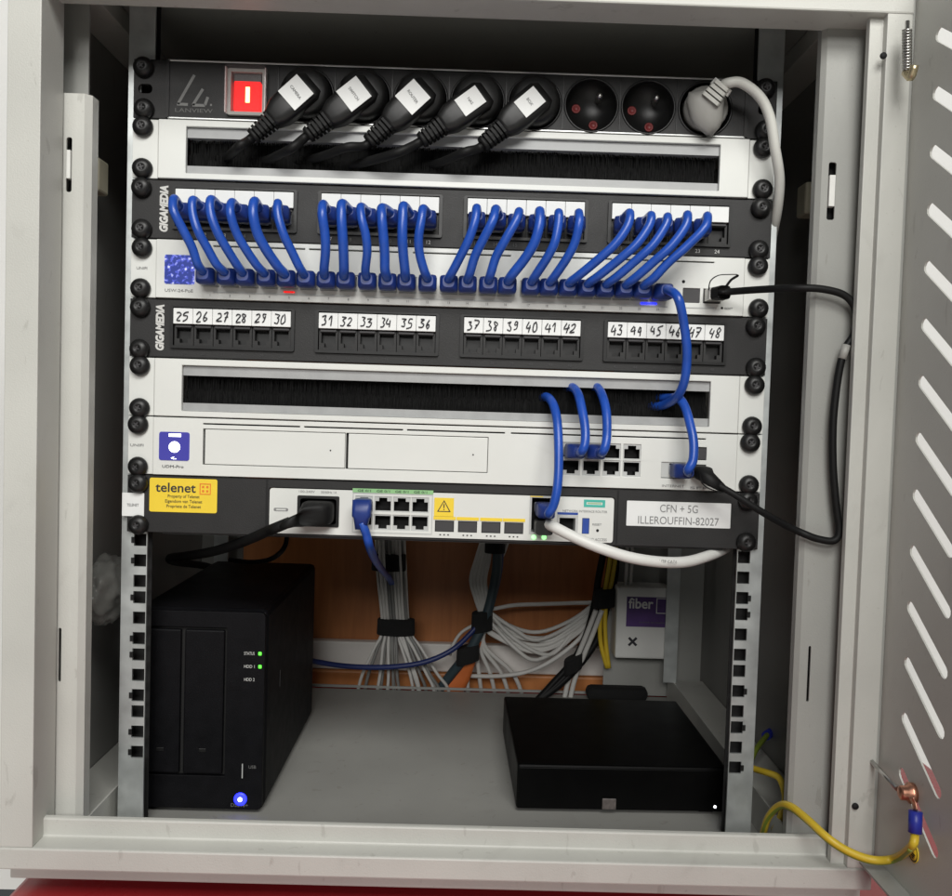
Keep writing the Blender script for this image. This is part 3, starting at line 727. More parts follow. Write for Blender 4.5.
for dd in (d1, d2):
    bx('bay_backing', 'dark', gw, dd[0].x-.0006, dd[1].x+.0003, -.0002, .0008, dz0, dz1)
    dr = bx('drive_door', 'white', gw, dd[0].x+.0012, dd[1].x-.0001, FY+.0004, -.0005, dz0+.0005, dz1-.0005, .0004)
    q = Vector((dd[1].x-.011, FY+.0004, (dz0+dz1)/2)); MB().lathe([(.0006, 0), (.0006, .0003)], q, n=8).build('release_hole', 'dark', dr)
ears(gw, 6, 'white'); screws(gw, 6)
for x, z, r in gp8: inst('port', JACKW if r else JACKWU, gw, (x, FY+.0008, z))
inst('port', JACKW, gw, (wan.x, FY+.001, wan.z))
bx('port', 'silver', gw, wan.x-.0118, wan.x-.0068, FY+.001, .010, wan.z-.006, wan.z+.0055)
for g_ in (gs1, gs2): bx('fibre_port', 'charcoal', gw, gs1.x-.0058, gs1.x+.0068, FY+.001, .011, g_.z-.005, g_.z+.0038)
a = at(159.5, 431.5, FY); b = at(189.3, 460.8, FY)
dsp = MB().prism(rrect(a.x, b.x, b.z, a.z, .0018), XZ, FY-.0006, FY+.0004).build('display', 'screen2', gw)
q = at(174.5, 447, FY-.0006)
MB().lathe([(.0042, 0), (.0042, .0003)], q, n=22).build('status_light', 'ledw', dsp)
q2 = at(175.3, 435.2, FY); bx('display_bar', 'ledw', dsp, q2.x-.0045, q2.x+.0045, FY-.0009, FY-.0006, q2.z-.0011, q2.z+.0011)
q2 = at(174, 458, FY); text('<-', .004, q2.x, FY-.0007, q2.z, 'ledw', dsp, width=.004)
q = at(173, 466.5, FY); text('UDM-Pro', .0030, q.x, FY-.0003, q.z, 'ink', gw, width=.016)
q = at(137, 445, -.0022); text('UNIFI', .0028, q.x, -.0026, q.z, 'greyink', gw, width=.010)
q = at(673, 486, FY); text('INTERNET', .0026, q.x, FY-.0003, q.z, 'greyink', gw, width=.017)
q = at(699, 488, FY); text('SFP', .0026, q.x, FY-.0003, q.z, 'greyink', gw, width=.014)
# ------------------------------------------------------------------ shelf with router
z0, z1 = zr(7)
sh = thing('rack_shelf', 'dark faceplate shelf carrying a yellow sticker and white text label', 'rack shelf', (0, .05, z0))
SY = -.0022
rx0 = at(269, 510, SY).x; rx1 = at(614, 520, SY).x
rz1, rz0 = z1-.0065, z0+.0018
MB().plate(rect(-.2413, .2413, z0, z1), [rrect(rx0, rx1, rz0, rz1, .002)], XZ, SY, -.0002).build('faceplate', 'black', sh, .0005)
bx('tray', 'black', sh, -.215, .215, .0, .22, z0-.0012, z0-.0002)
for px in (266.5, 617.5):
    q = at(px, 510, SY); bx('seam', 'dark', sh, q.x-.0007, q.x+.0007, SY-.0003, SY-.0001, z0+.0012, z1-.0008)
screws(sh, 7)
a = at(150, 477.5, SY); b = at(217, 512, SY); zt, zbm = a.z, at(183, 512.3, SY).z
st = MB().prism(rrect(a.x, b.x, zbm, zt, .0015), XZ, SY-.0006, SY-.0002).build('sticker', 'yellow', sh, label='yellow sticker')
q = at(176, 487.5, SY); text('telenet', .0100, q.x, SY-.0008, q.z, 'ink', st, width=.0305, bold=.012)
q = at(205.5, 489, SY); lo = MB()
for (x0_, x1_, a_, b_) in ((-.0042, .0042, .0036, .0042), (-.0042, .0042, -.0042, -.0036), (-.0042, -.0036, -.0036, .0036), (.0036, .0042, -.0036, .0036)):
    lo.box(q.x+x0_, q.x+x1_, SY-.0009, SY-.0007, q.z+a_, q.z+b_)
for dx in (-.0016, .0016):
    for dz_ in (-.0016, .0016): lo.box(q.x+dx-.0008, q.x+dx+.0008, SY-.0009, SY-.0007, q.z+dz_-.0008, q.z+dz_+.0008)
lo.build('emblem', 'orange', st)
for i, (tx, wd) in enumerate((('Property of Telenet', .024), ('Eigendom van Telenet', .028), ('Propriete de Telenet', .026))):
    q = at(184, 496.8+5.0*i, SY); text(tx, .0034, q.x, SY-.0008, q.z, 'ink', st, width=wd)
q0_, q1_ = at(122.5, 493, SY), at(144.2, 516.5, SY)
tg = bx('ear_tag', 'paper', sh, q0_.x, q1_.x, SY-.0008, SY-.0001, q1_.z, q0_.z+.0004, .0002)
text('TELENET', .003, (q0_.x+q1_.x)/2, SY-.0011, (q0_.z+q1_.z)/2, 'greyink', tg, width=.009)
a = at(627, 500, SY); b = at(730, 526, SY); lz1 = at(678, 502, SY).z; lz0 = at(678, 527, SY).z
lb = MB().prism(rrect(a.x, b.x, lz0, lz1, .0006), XZ, SY-.0006, SY-.0002).build('text_label', 'paper', sh, label='white printed label')
text('CFN + 5G', .0085, (a.x+b.x)/2, SY-.0008, lz1-.0052, 'greyink', lb, width=.029)
text('ILLEROUFFIN-82027', .0085, (a.x+b.x)/2, SY-.0008, lz0+.0048, 'greyink', lb, width=.062)
# router
rt = thing('router', 'white router faceplate with green and yellow port strips in the dark shelf', 'router', ((rx0+rx1)/2, .1, rz0))
RY = -.0035
def R(px, py): return at(px, py, RY)
rz = lambda py_, px_=445: R(px_, py_+(px_-445)*0).z
lanx = [R(p, 505).x for p in (364, 383, 401.6, 420.2)]
lz = (R(392, 504.5).z, R(392, 522.5).z)
sfx = [R(p, 527).x for p in (444.4, 467.5, 491, 513.8)]; sfz = (R(480, 533).z, R(480, 521.5).z)
inl = [R(298.5, 496), R(338, 526.5)]
rj = [R(558, 516), R(576.5, 534)]; us = [R(582.3, 518), R(589, 534)]
cb = [R(531.5, 497), R(551, 533)]
RH = [rect(inl[0].x, inl[1].x, inl[1].z, inl[0].z)]
RH += [rect(x-.0067, x+.0067, z-.0060, z+.0060) for x in lanx for z in lz]
RH += [rect(x-.0073, x+.0073, sfz[0], sfz[1]) for x in sfx]
RH += [rect(rj[0].x, rj[1].x, rj[1].z, rj[0].z), rect(us[0].x, us[1].x, us[1].z, us[0].z), rect(cb[0].x, cb[1].x, cb[1].z, cb[0].z)]
MB().plate(rrect(rx0+.0006, rx1-.0006, rz0+.0004, rz1-.0004, .002), RH, XZ, RY, RY+.0015).build('face', 'white', rt)
bx('body', 'charcoal', rt, rx0+.0006, rx1-.0006, .0155, .20, rz0+.0004, rz1-.0004)
for j_, z in enumerate(lz):
    for x in lanx: inst('port', JACKWU if j_ == 0 else JACKW, rt, (x, RY+.0006, z))
for x in sfx:
    bx('fibre_port', 'charcoal', rt, x-.0071, x+.0071, RY+.0010, .012, sfz[0]+.0003, sfz[1]-.0003, .0005)
    bx('yellow_strip', 'yellow', rt, x-.0085, x+.0085, RY-.0004, RY-.0001, sfz[1]+.0006, sfz[1]+.0030)
    for i_ in range(3): bx('vent_dot', 'dark', rt, x-.003+.003*i_-.0006, x-.003+.003*i_+.0006, RY-.0003, RY-.0001, sfz[0]-.0026, sfz[0]-.0017)
a = R(353, 492); b = R(432, 531)
oz1, oz0 = lz[0]+.0084, lz[1]-.0084
MB().plate(rect(a.x, b.x, oz0, oz1), [rect(a.x+.0006, b.x-.0006, oz0+.0006, oz1-.0006)], XZ, RY-.0003, RY-.0001).build('port_outline', 'silver', rt)
bx('green_strip', 'greenstrip', rt, a.x-.0002, b.x+.0002, RY-.0004, RY-.0001, oz1+.0001, oz1+.0032)
for x in lanx: text('GE 0/1', .0024, x, RY-.0006, oz1+.0016, 'ink', rt, width=.010)
wn = [R(434.5, 498), R(453.5, 516)]
wsn = bx('warning_label', 'yellow', rt, wn[0].x, wn[1].x, RY-.0006, RY-.0002, sfz[1]+.0032, rz1-.004)
cx_, cz_ = (wn[0].x+wn[1].x)/2, (sfz[1]+rz1)/2+.0002
tri = MB(); P_ = [(cx_-.0052, cz_-.0042), (cx_+.0052, cz_-.0042), (cx_, cz_+.0048)]; I_ = [(cx_-.0041, cz_-.0036), (cx_+.0041, cz_-.0036), (cx_, cz_+.0036)]
tri.plate(P_, [I_], XZ, RY-.0008, RY-.0006); tri.box(cx_-.0004, cx_+.0004, RY-.0008, RY-.0006, cz_-.0012, cz_+.0018); tri.box(cx_-.0004, cx_+.0004, RY-.0008, RY-.0006, cz_-.0028, cz_-.002)
tri.build('warning_symbol', 'ink', wsn)
# power inlet frame
MB().plate(rrect(inl[0].x-.0006, inl[1].x+.0006, inl[1].z-.0006, inl[0].z+.0006, .001), [rrect(inl[0].x+.0015, inl[1].x-.0015, inl[1].z+.0015, inl[0].z-.0015, .002)], XZ, RY-.0010, .016).build('power_inlet', 'blackp', rt)
bx('inlet_back', 'dark', rt, inl[0].x, inl[1].x, .0145, .0152, inl[1].z, inl[0].z)
q = R(307, 491.5); text('100-240V', .0024, q.x, RY-.0002, q.z, 'greyink', rt, width=.012)
q = R(329, 492.3); text('50/60Hz 1A', .0024, q.x, RY-.0002, q.z, 'greyink', rt, width=.012)
q = R(281, 509.5); MB().plate(rrect(q.x-.0055, q.x+.0055, q.z-.0012, q.z+.0012, .0011), [rrect(q.x-.0038, q.x+.0038, q.z-.0006, q.z+.0006, .0004)], XZ, RY-.0003, RY).build('lock_slot', 'greyink', rt)
# combo column, ethernet, usb, prints
MB().plate(rect(cb[0].x-.0012, cb[1].x+.0012, cb[1].z-.001, cb[0].z+.001), [rect(cb[0].x+.0004, cb[1].x-.0004, cb[1].z+.0004, cb[0].z-.0004)], XZ, RY-.0006, .012).build('combo_cage', 'silver', rt)
bx('combo_back', 'dark', rt, cb[0].x, cb[1].x, .0122, .013, cb[1].z, cb[0].z)
bx('yellow_mark', 'yellow', rt, cb[0].x-.001, cb[1].x-.007, RY-.0009, RY-.0007, cb[0].z+.0002, cb[0].z+.0009)
MB().plate(rect(rj[0].x-.0008, rj[1].x+.0008, rj[1].z-.0008, rj[0].z+.0008), [rect(rj[0].x+.0012, rj[1].x-.0012, rj[1].z+.0014, rj[0].z-.0012)], XZ, RY-.0004, .011).build('ethernet_port', 'silver', rt)
bx('ethernet_back', 'dark', rt, rj[0].x, rj[1].x, .0112, .0120, rj[1].z, rj[0].z)
bx('blue_strip', 'usb', rt, rj[0].x-.0006, rj[1].x+.0006, RY-.0003, RY-.0001, rj[0].z+.0012, rj[0].z+.0030)
bx('usb_port', 'usb', rt, us[0].x+.0003, us[1].x-.0003, RY-.0004, .010, us[1].z+.0003, us[0].z-.0003)
a = R(584, 499.5); b = R(605, 507.5)
MB().plate(rect(a.x, b.x, b.z, a.z), [rect(a.x+.002, b.x-.002, b.z+.0018, a.z-.0018)], XZ, RY-.0003, RY-.0001).build('badge', 'tealprint', rt)
bx('badge_centre', 'greenstrip', rt, a.x+.0028, b.x-.0028, RY-.0003, RY-.0001, b.z+.0025, a.z-.0025)
q = R(585, 511.3); text('NETWORK INTERFACE ROUTER', .0024, q.x, RY-.0002, q.z, 'greyink', rt, width=.034)
q = R(597, 524.5); text('RESET', .0022, q.x, RY-.0002, q.z, 'greyink', rt, width=.007)
q = R(597.5, 530.5); MB().lathe([(.0011, 0), (.0011, .0003)], q, n=10).build('reset_hole', 'dark', rt)
q = R(595, 539.5); text('TELCO ACCESS', .0030, q.x, RY-.0002, q.z, 'greyink', rt, width=.018)
for px in (533.8, 544):
    q = R(px, 537.3); MB().lathe([(.0019, 0), (.0019, .0006), (.0010, .0009)], q, n=12).build('link_light', 'ledp', rt)
# ------------------------------------------------------------------ loose cords on the front
def cord_thing(label, name='patch_cable', cat='cable', pos=(0, 0, 0), group=None): return thing(name, label, cat, pos, group)
def brushcord(label, brush_pts, path, port, d, wv=(1, 0, 0), ln=.017):
    t = cord_thing(label, pos=port)
    e = plug_end(t, port, d, wv, ln=ln, clear=.005); dd = Vector(d).normalized()
    MB().tube([at(*p) for p in brush_pts+path]+[e, e-dd*.006], .0034, 12).build('cord', 'blue', t)
    return t
P0 = Vector((gp8[0][0], FY+.001, gp8[0][1])); P1 = Vector((gp8[1][0], FY+.001, gp8[1][1]))
brushcord('blue cord from the brush strip into the top row end port of the gateway', [(566, 388, .014), (572, 387, .0), (578, 394, -.014)], [(582, 410, -.024), (585, 428, -.031), (585, 443, -.035), (582, 451, -.034)], P0, (.18, -1, -.02), ln=.016)
brushcord('blue cord from the brush strip into the second top port of the gateway', [(592, 387, .014), (597, 387, .0), (602, 395, -.014)], [(606, 410, -.024), (607, 428, -.031), (606, 443, -.036), (603, 451.5, -.035)], P1, (.18, -1, -.02), ln=.016)
brushcord('blue cord from the brush strip to the internet port of the gateway', [(655, 397, .016), (668, 398, .002), (678, 398, -.012)], [(685, 407, -.020), (690, 424, -.028), (693.5, 442, -.034), (693, 460, -.037), (688, 470, -.036)], Vector((wan.x-.0005, FY+.001, wan.z)), (.22, -1, -.02), ln=.017)
CW = Vector(((cb[0].x+cb[1].x)/2+.0008, RY, at(541, 508, RY).z))
brushcord('long blue cord from the brush strip down to the router port', [(541, 398, .016), (547, 397, .002), (553, 404, -.012)], [(557, 420, -.022), (558.5, 445, -.030), (558.5, 470, -.034), (557, 490, -.036), (553.5, 505, -.036), (549, 513, -.034)], CW, (.12, -1, -.06), ln=.020)
t = cord_thing('blue cord hanging from the router LAN port under the green strip', pos=(lanx[0], 0, lz[0]))
e = plug_end(t, (lanx[0], RY, lz[0]), (0, -1, -.25), ln=.010, s=1.1)
mb = MB(); boot(mb, e+Vector((0, .003, .0075)), (0, -.12, -1), (1, 0, 0), .022, 1.1); mb.build('boot', 'blueboot', t)
MB().tube([e+Vector((0, -.001, -.009)), at(366, 533, -.018), at(370, 548, -.006), at(376, 561, .06), at(382, 570, .18), at(387, 576, .31), at(391, 582, .375), at(394, 589, .398), at(395, 600, .405)], .0033, 12).build('cord', 'blue', t)
# white cable
t = thing('white_cable', 'thick white cable curving from the router below the printed label', 'cable', at(545, 527, -.01))
q = at(541.5, 524.5, RY)
MB().loft([(q+Vector((0, .004, 0)), (1, 0, 0), (0, 0, 1), .0066, .0055, 5), (q+Vector((.001, -.014, -.001)), (1, 0, 0), (0, 0, 1), .0066, .0055, 5)], 14, smooth=False).build('connector', 'blackp', t)
wp = [(547, 523.5, -.014), (556, 528, -.020), (575, 537.5, -.026), (600, 548, -.030), (630, 557.5, -.030), (660, 562, -.026), (685, 562, -.018), (705, 557, -.004), (722, 550, .016), (735, 540, .05)]
MB().tube([at(*p) for p in wp], .0042, 12).build('cord', 'whitecable', t)
q = at(668, 562, -.0295); text('UTP CAT6', .0034, q.x, q.y-.0006, q.z+.0004, 'greyink', t, width=.013, rot=math.radians(-1))
# black direct-attach cable
t = thing('stacking_cable', 'thin black cable looping from the switch side port round to the gateway', 'cable', at(705, 292, 0))
q = Vector((sfp[1].x, FY, sfp[0].z))
MB().box(q.x-.0060, q.x+.0060, FY-.014, FY+.006, q.z-.0045, q.z+.0048).build('connector', 'steel', t, .0006)
k0 = at(716, 293, -.022)
MB().loft([(q+Vector((.0005, -.013, 0)), (1, 0, 0), (0, 0, 1), .0062, .0048, 5), (q+Vector((.004, -.020, .0005)), (.8, .3, 0), (0, 0, 1), .0060, .0050, 4), (k0, (0, 1, 0), (0, 0, 1), .0050, .0042, 3), (k0+Vector((.009, 0, .0008)), (0, 1, 0), (0, 0, 1), .0032, .0030, 2)], 14).build('boot', 'rubber', t)
MB().tube([at(*p) for p in ((708.5, 290, -.024), (710.5, 281, -.026), (718, 275.5, -.027), (728, 274.5, -.026), (738, 275, -.024), (731, 280, -.022), (725, 288, -.020))], .0012, 6, 5, flat=(0, 1, 0)).build('pull_tab', 'rubber', t)
cpth = [(718, 293, -.022), (732, 291.5, -.026), (760, 289.5, -.042), (785, 288.3, -.060), (803, 288, -.067), (822, 289, -.069), (842, 294, -.0695), (853, 304, -.0695), (857, 320, -.0695), (853, 336, -.0695), (846, 347, -.0695), (840.5, 364, -.0695), (836, 392, -.0690), (833, 425, -.0690), (833, 465, -.0690), (836, 505, -.0690), (839, 530, -.0690), (834, 540.5, -.0690), (818, 539, -.0680), (802, 533, -.0660), (785, 525, -.056), (762, 512, -.040), (735, 495, -.027), (718, 485, -.023)]
MB().tube([at(*p) for p in cpth], .0026, 12).build('cord', 'rubber', t)
q = Vector((gs1.x+.0005, FY, gs2.z-.001))
k1 = at(716, 483.5, -.023)
MB().loft([(q, (1, 0, 0), (0, 0, 1), .0060, .0045, 5), (q+Vector((.002, -.013, -.001)), (1, 0, 0), (0, 0, 1), .0064, .0052, 4), (k1+Vector((-.004, 0, .003)), (.4, .6, .3), (.3, 0, .9), .0055, .0046, 3), (k1+Vector((.006, 0, -.004)), (.3, .6, .3), (.5, 0, .8), .003, .003, 2)], 14).build('boot', 'rubber', t)
MB().tube([at(*p) for p in ((700, 475, -.022), (702, 483, -.025), (710, 489, -.026), (722, 492, -.026), (730, 491, -.024))], .0011, 6, 5, flat=(0, 1, 0)).build('pull_tab', 'rubber', t)
q = at(843, 352, -.0515); MB().tube([at(846.5, 345, -.0700), at(842, 359, -.0700)], .0029, 10, 1).build('cord_sleeve', 'greyplug', t)
# router power cord
t = thing('power_cable', 'black mains cord with moulded connector in the router inlet', 'cable', at(318, 512, 0))
q = Vector(((inl[0].x+inl[1].x)/2+.001, RY, (inl[0].z+inl[1].z)/2))
MB().loft([(q+Vector((0, .008, 0)), (1, 0, 0), (0, 0, 1), .0118, .0082, 6), (q+Vector((0, -.012, 0)), (1, 0, 0), (0, 0, 1), .0118, .0085, 6), (q+Vector((-.003, -.020, -.001)), (.9, -.3, 0), (0, 0, 1), .0100, .0075, 4), (q+Vector((-.012, -.024, -.004)), (.3, .9, 0), (.2, 0, .9), .0060, .0058, 3), (q+Vector((-.024, -.022, -.0085)), (.2, .9, 0), (.3, 0, .9), .0045, .0045, 2)], 16).build('connector', 'rubber', t)
MB().tube([q+Vector((-.018, -.022, -.006)), q+Vector((-.028, -.021, -.0105)), at(268, 531, -.014), at(245, 541, .004), at(215, 551, .04), at(186, 556, .10), at(170, 558, .17), at(176, 562, .25), at(212, 568, .305), at(240, 588, .315)], .0040, 12).build('cord', 'rubber', t)
t2 = thing('thin_cable', 'thin black cord drooping under the dark shelf beside the storage box', 'cable', at(285, 545, .08))
MB().tube([at(287, 528, .12), at(286, 543, .11), at(280, 553, .10), at(268, 560, .11), at(250, 562, .14), at(230, 560, .18)], .0022, 8).build('cord', 'rubber', t2)
# ------------------------------------------------------------------ storage box (NAS)
nx1 = -.1420; nx0 = nx1-.108; ny = .0387; nz0 = ZF+.003; nz1 = ZF+.167
nas = thing('storage_box', 'black two-bay network storage box with green and blue lights on cabinet floor', 'storage', ((nx0+nx1)/2, ny+.116, ZF))
MB().box(nx0, nx1, ny+.002, ny+.232, nz0, nz1).build('case', 'nas', nas, .005)
N = lambda px, py: at(px, py, ny)
t1 = [N(186, 632), N(222.5, 776)]; t0_ = [t1[0].x-.0335, t1[0].x-.0032]
tz1, tz0 = nz1-.016, nz0+.030
MB().plate(rrect(nx0+.001, nx1-.001, nz0+.001, nz1-.001, .004), [rect(t0_[0]-.0016, t1[1].x+.002, tz0-.002, tz1+.002)], XZ, ny-.002, ny+.0025).build('front_bezel', 'nas', nas, .001)
bx('bay_recess', 'dark', nas, t0_[0]-.0012, t1[1].x+.0016, ny+.0018, ny+.0022, tz0-.0016, tz1+.0016)
for a_, b_ in ((t0_[0], t0_[1]), (t1[0].x, t1[1].x)):
    tr = bx('drive_tray', 'nas', nas, a_, b_, ny-.0028, ny+.0016, tz0, tz1, .0012)
    bx('tray_latch', 'blackp', tr, (a_+b_)/2-.003, (a_+b_)/2+.003, ny-.0036, ny-.0029, tz0+.018, tz0+.021, .0004)
for i_, py in enumerate((653, 666, 679)):
    q = N(260.5, py)
    if i_ < 2: bx('status_light', 'ledg', nas, q.x-.0012, q.x+.0014, ny-.0028, ny-.0019, q.z-.0014, q.z+.0014, .0005)
    text(('STATUS', 'HDD 1', 'HDD 2')[i_], .0036, q.x-.0085, ny-.0023, q.z, 'print', nas, width=.0085)
q = N(243, 770); bx('front_port', 'silver', nas, q.x-.0004, q.x+.0004, ny-.0024, ny-.0019, q.z-.006, q.z+.006)
q = N(253, 766); text('USB', .0036, q.x, ny-.0023, q.z, 'dimprint', nas, width=.006)
q = N(241, 798); pb = MB().lathe([(.0054, 0), (.0054, .0006), (.0042, .0010)], (q.x, ny-.002, q.z), n=18).build('power_button', 'ledb', nas); MB().lathe([(.0018, 0), (.0018, .0004), (.001, .0006)], (q.x, ny-.0031, q.z), n=14).build('power_light', 'ledw', pb)
q = N(240, 811); text('DS218+', .0040, q.x, ny-.0023, nz0+.0045, 'dimprint', nas, width=.014)
bx('side_mark', 'charcoal', nas, nx1-.0001, nx1+.0003, ny+.055, ny+.056, nz0+.085, nz0+.10)
# ------------------------------------------------------------------ set-top box
a = atz(516, 812.5, ZF); b = atz(722, 816, ZF)
bh = .041; bt = atz(502, 696, ZF+bh); bt2 = atz(676, 698, ZF+bh)
stb = thing('black_box', 'flat glossy black box with one white light on cabinet floor', 'set-top box', ((a.x+b.x)/2, (a.y+bt.y)/2, ZF))
yb_ = min(bt.y, .345); 
MB().prism([(a.x, a.y), (b.x+.003, b.y), (b.x+.003-.002, yb_), (a.x-.004, yb_)], XY, ZF+.003, ZF+bh).build('case', 'gloss', stb, .002)
MB().prism([(a.x+.001, a.y-.0012), (b.x+.002, b.y-.0012), (b.x+.002, b.y+.0005), (a.x+.001, a.y+.0005)], XY, ZF+.0045, ZF+bh-.002).build('front_panel', 'gloss', stb, .0006)
for fx in (a.x+.012, b.x-.012): bx('foot', 'rubber', stb, fx-.006, fx+.006, a.y+.01, a.y+.022, ZF+.0001, ZF+.0032)
for fx in (a.x+.012, b.x-.012): bx('foot', 'rubber', stb, fx-.006, fx+.006, yb_-.022, yb_-.01, ZF+.0001, ZF+.0032)
q = at(609, 807, a.y-.0016); bx('emblem', 'emblem', stb, q.x-.0058, q.x+.0058, a.y-.002, a.y-.001, ZF+.0052, ZF+.0145, .0005)
q = at(715, 807, b.y-.0016); MB().lathe([(.0012, 0), (.0012, .0005)], (q.x, b.y-.0012, q.z), n=10).build('power_light', 'ledw', stb)
# power brick behind the box
q = at(618, 672, .352)
ad = MB().box(q.x-.036, q.x+.036, .346, .368, ZF+.0005, ZF+.016).build('power_adapter', 'velcro', None, .006); tag(ad, 'dark power adapter lying behind the flat black box', 'adapter')
# ------------------------------------------------------------------ fibre box
a = at(617.5, 589, .335); b = at(669, 659, .335)
fz1 = at(643, 588, .335).z; fz0 = at(643, 659, .335).z
fb = thing('fibre_box', 'white wall box with a purple fiber label at the cabinet back', 'junction box', ((a.x+b.x)/2, .36, fz0))
fx0, fx1 = a.x, b.x
MB().box(fx0, fx1, .335, .3715, fz0, fz1).build('case', 'whitep', fb, .002)
l0 = at(627, 596.5, .335); l1 = at(668.5, 627.5, .335)
ll = bx('label', 'purple', fb, l0.x, fx1-.0015, .3343, .3348, l1.z, l0.z)
q = at(641, 603.5, .334); text('fiber', .0165, q.x, .3339, q.z, 'print', ll, width=.0285, bold=.02)
q = at(661.5, 606, .334); MB().plate(rect(q.x-.006, q.x+.006, q.z-.009, q.z+.009), [rect(q.x-.005, q.x+.005, q.z-.008, q.z+.008)], XZ, .3337, .3339).build('box_outline', 'print', ll)
q = at(652, 622.5, .334); text('network termination', .0030, q.x, .3339, q.z, 'dimprint', ll, width=.03)
q = at(632.5, 641.5, .335); xm = MB()
for sg in (-1, 1):
    t_ = Vector((.0045, 0, .0045*sg)); n_ = Vector((-t_.z, 0, t_.x)).normalized()*.0014
    xm.add([(v.x, .3344-.0002*(sg > 0), v.z) for v in (q-t_-n_, q-t_+n_, q+t_+n_, q+t_-n_)], [(0, 1, 2, 3)])
xm.build('cross_mark', 'ink', fb)
# ------------------------------------------------------------------ cable bundles at the back
def band(mb, c, hw, hd, h, tilt=0):
    mb.loft([(Vector(c)+Vector((0, 0, h/2)), (1, 0, tilt), (0, 1, 0), hw*.97, hd*.97, 2.4), (Vector(c)+Vector((0, 0, h/2-.001)), (1, 0, tilt), (0, 1, 0), hw, hd, 2.4), (Vector(c)-Vector((0, 0, h/2-.001)), (1, 0, tilt), (0, 1, 0), hw*1.02, hd*1.02, 2.4), (Vector(c)-Vector((0, 0, h/2)), (1, 0, tilt), (0, 1, 0), hw, hd, 2.4)], 22)
YB = .385
b1 = thing('cable_bundle', 'bundle of grey network cables fanning out below two black straps', 'cable bundle', at(395, 690, YB))
for i in range(18):
    row_ = i % 2; c = i//2; u = (c-4+.5*row_)/4.3; dy_ = random.uniform(-.006, .006)
    top = at(389+u*14, 530, YB+.008*row_-.004+dy_); mid = at(391+u*14, 575, YB+.008*row_-.004+dy_); tie = at(395+u*13.5, 628, YB+.006*row_-.002)
    if u < .45: end = (358+(u+1)*47, 694)
    else: end = (418+(u-.45)*55, 688)
    dj = random.uniform(-6, 6)
    p4 = at(tie.x*0+395+u*14+(end[0]-395-u*14)*.30+dj*.3, 648, YB+.004*row_-.008)
    p5 = at(395+u*14+(end[0]-395-u*14)*.75+dj, 674, YB+.004*row_-.012)
    p6 = at(end[0]+dj, end[1], YB+.004*row_-.010); p7 = p6+Vector(((p6.x-p5.x)*.6, .0, -.028))
    MB().tube([top, mid, tie, p4, p5, p6, p7], .0020, 8, 4).build('cable', 'utpdark' if i % 5 in (1, 3) else 'utp', b1)
for (px, py, hw, h) in ((389, 562, .0205, .020), (396, 626.5, .0225, .019)):
    mb = MB(); band(mb, at(px, py, YB), hw, .0105, h); mb.build('strap', 'velcro', b1)
# middle bundle
b2 = thing('cable_bundle', 'loose bundle of white and dark cables with orange ribbon and black straps', 'cable bundle', at(480, 690, YB))
Y2 = .372
def ct(parent, pts, r, m_, name='cable', **k): return MB().tube([at(*p) for p in pts], r, 8, 5, **k).build(name, m_, parent)
for i in range(5):
    o = i*3.2
    ct(b2, [(484+o*.6, 535, Y2), (476+o, 560, Y2+.002), (471+o*1.1, 580, Y2), (476+o*.9, 600, Y2), (481+o*.5, 620, Y2), (474+o*.8, 645, Y2+.004), (468+o*3.4, 672, Y2+.012), (470+o*4.2-2, 694, Y2+.016), (471+o*4.4-2, 715, Y2+.016)], .0026, 'utp')
ct(b2, [(496, 535, Y2-.006), (497, 565, Y2-.006), (492, 595, Y2-.006), (484, 622, Y2-.006), (470, 650, Y2-.004), (450, 676, Y2+.01), (436, 696, Y2+.016), (430, 712, Y2+.016)], .0060, 'teal')
ct(b2, [(501, 535, Y2-.004), (499, 570, Y2-.004), (491, 603, Y2-.004), (480, 628, Y2-.004), (466, 655, Y2)], .0045, 'navy')
ct(b2, [(510, 535, Y2-.002), (505, 550, Y2), (498, 566, Y2)], .002, 'utp')
ct(b2, [(480, 622, Y2-.002), (462, 632, Y2), (453, 645, Y2), (450, 655, Y2+.004)], .0020, 'utp')
MB().tube([at(478, 640, Y2), at(470, 655, Y2), at(460, 674, Y2+.010), at(450, 696, Y2+.014), at(446, 712, Y2+.014)], lambda t: .005+.009*min(1, t*2), 10, 5, flat=(1, 0, .2)).build('orange_ribbon', 'orangeflat', b2)
for (px, py, hw, h, tl_) in ((495, 546, .012, .016, 0), (482, 621, .0125, .024, .2), (468, 654, .0135, .020, .3)):
    mb = MB(); band(mb, at(px, py, Y2-.002), hw, .0105, h, tl_); mb.build('strap', 'velcro', b2)
# white cable loops between the bundles
for i in range(10):
    sag = (604, 632, 638, 641, 645, 649, 652, 655, 640, 660)[i]; o = (i % 7)*1.8+random.uniform(-1.5, 1.5)
    l_ = thing('network_cable', ('white network cable stretched almost straight between the two strapped bundles' if i == 0 else 'white network cable sagging between the two strapped bundles, %s below the straight one' % ORD[(None, 0, 1, 3, 4, 5, 6, 7, 2, 8)[i]]), 'cable', at(540, sag, .375), 'white cables sagging between bundles' if i else None)
    s0, s1 = (486+o*.5, 608+o*2.4), (596-o, 600+o*2.5)
    pm = [(s0[0]-6, s0[1]-6, .372), (s0[0], s0[1], .372), (s0[0]+(s1[0]-s0[0])*.25, s0[1]+(sag-s0[1])*random.uniform(.62, .8), .376-.0016*i), (s0[0]+(s1[0]-s0[0])*random.uniform(.45, .58), sag, .382-.0022*i), (s0[0]+(s1[0]-s0[0])*.78, s1[1]+(sag-s1[1])*.6, .376), (s1[0], s1[1], .372), (s1[0]+6, s1[1]-7, .372)]
    ct(l_, pm, .0024, 'utp', 'cord')
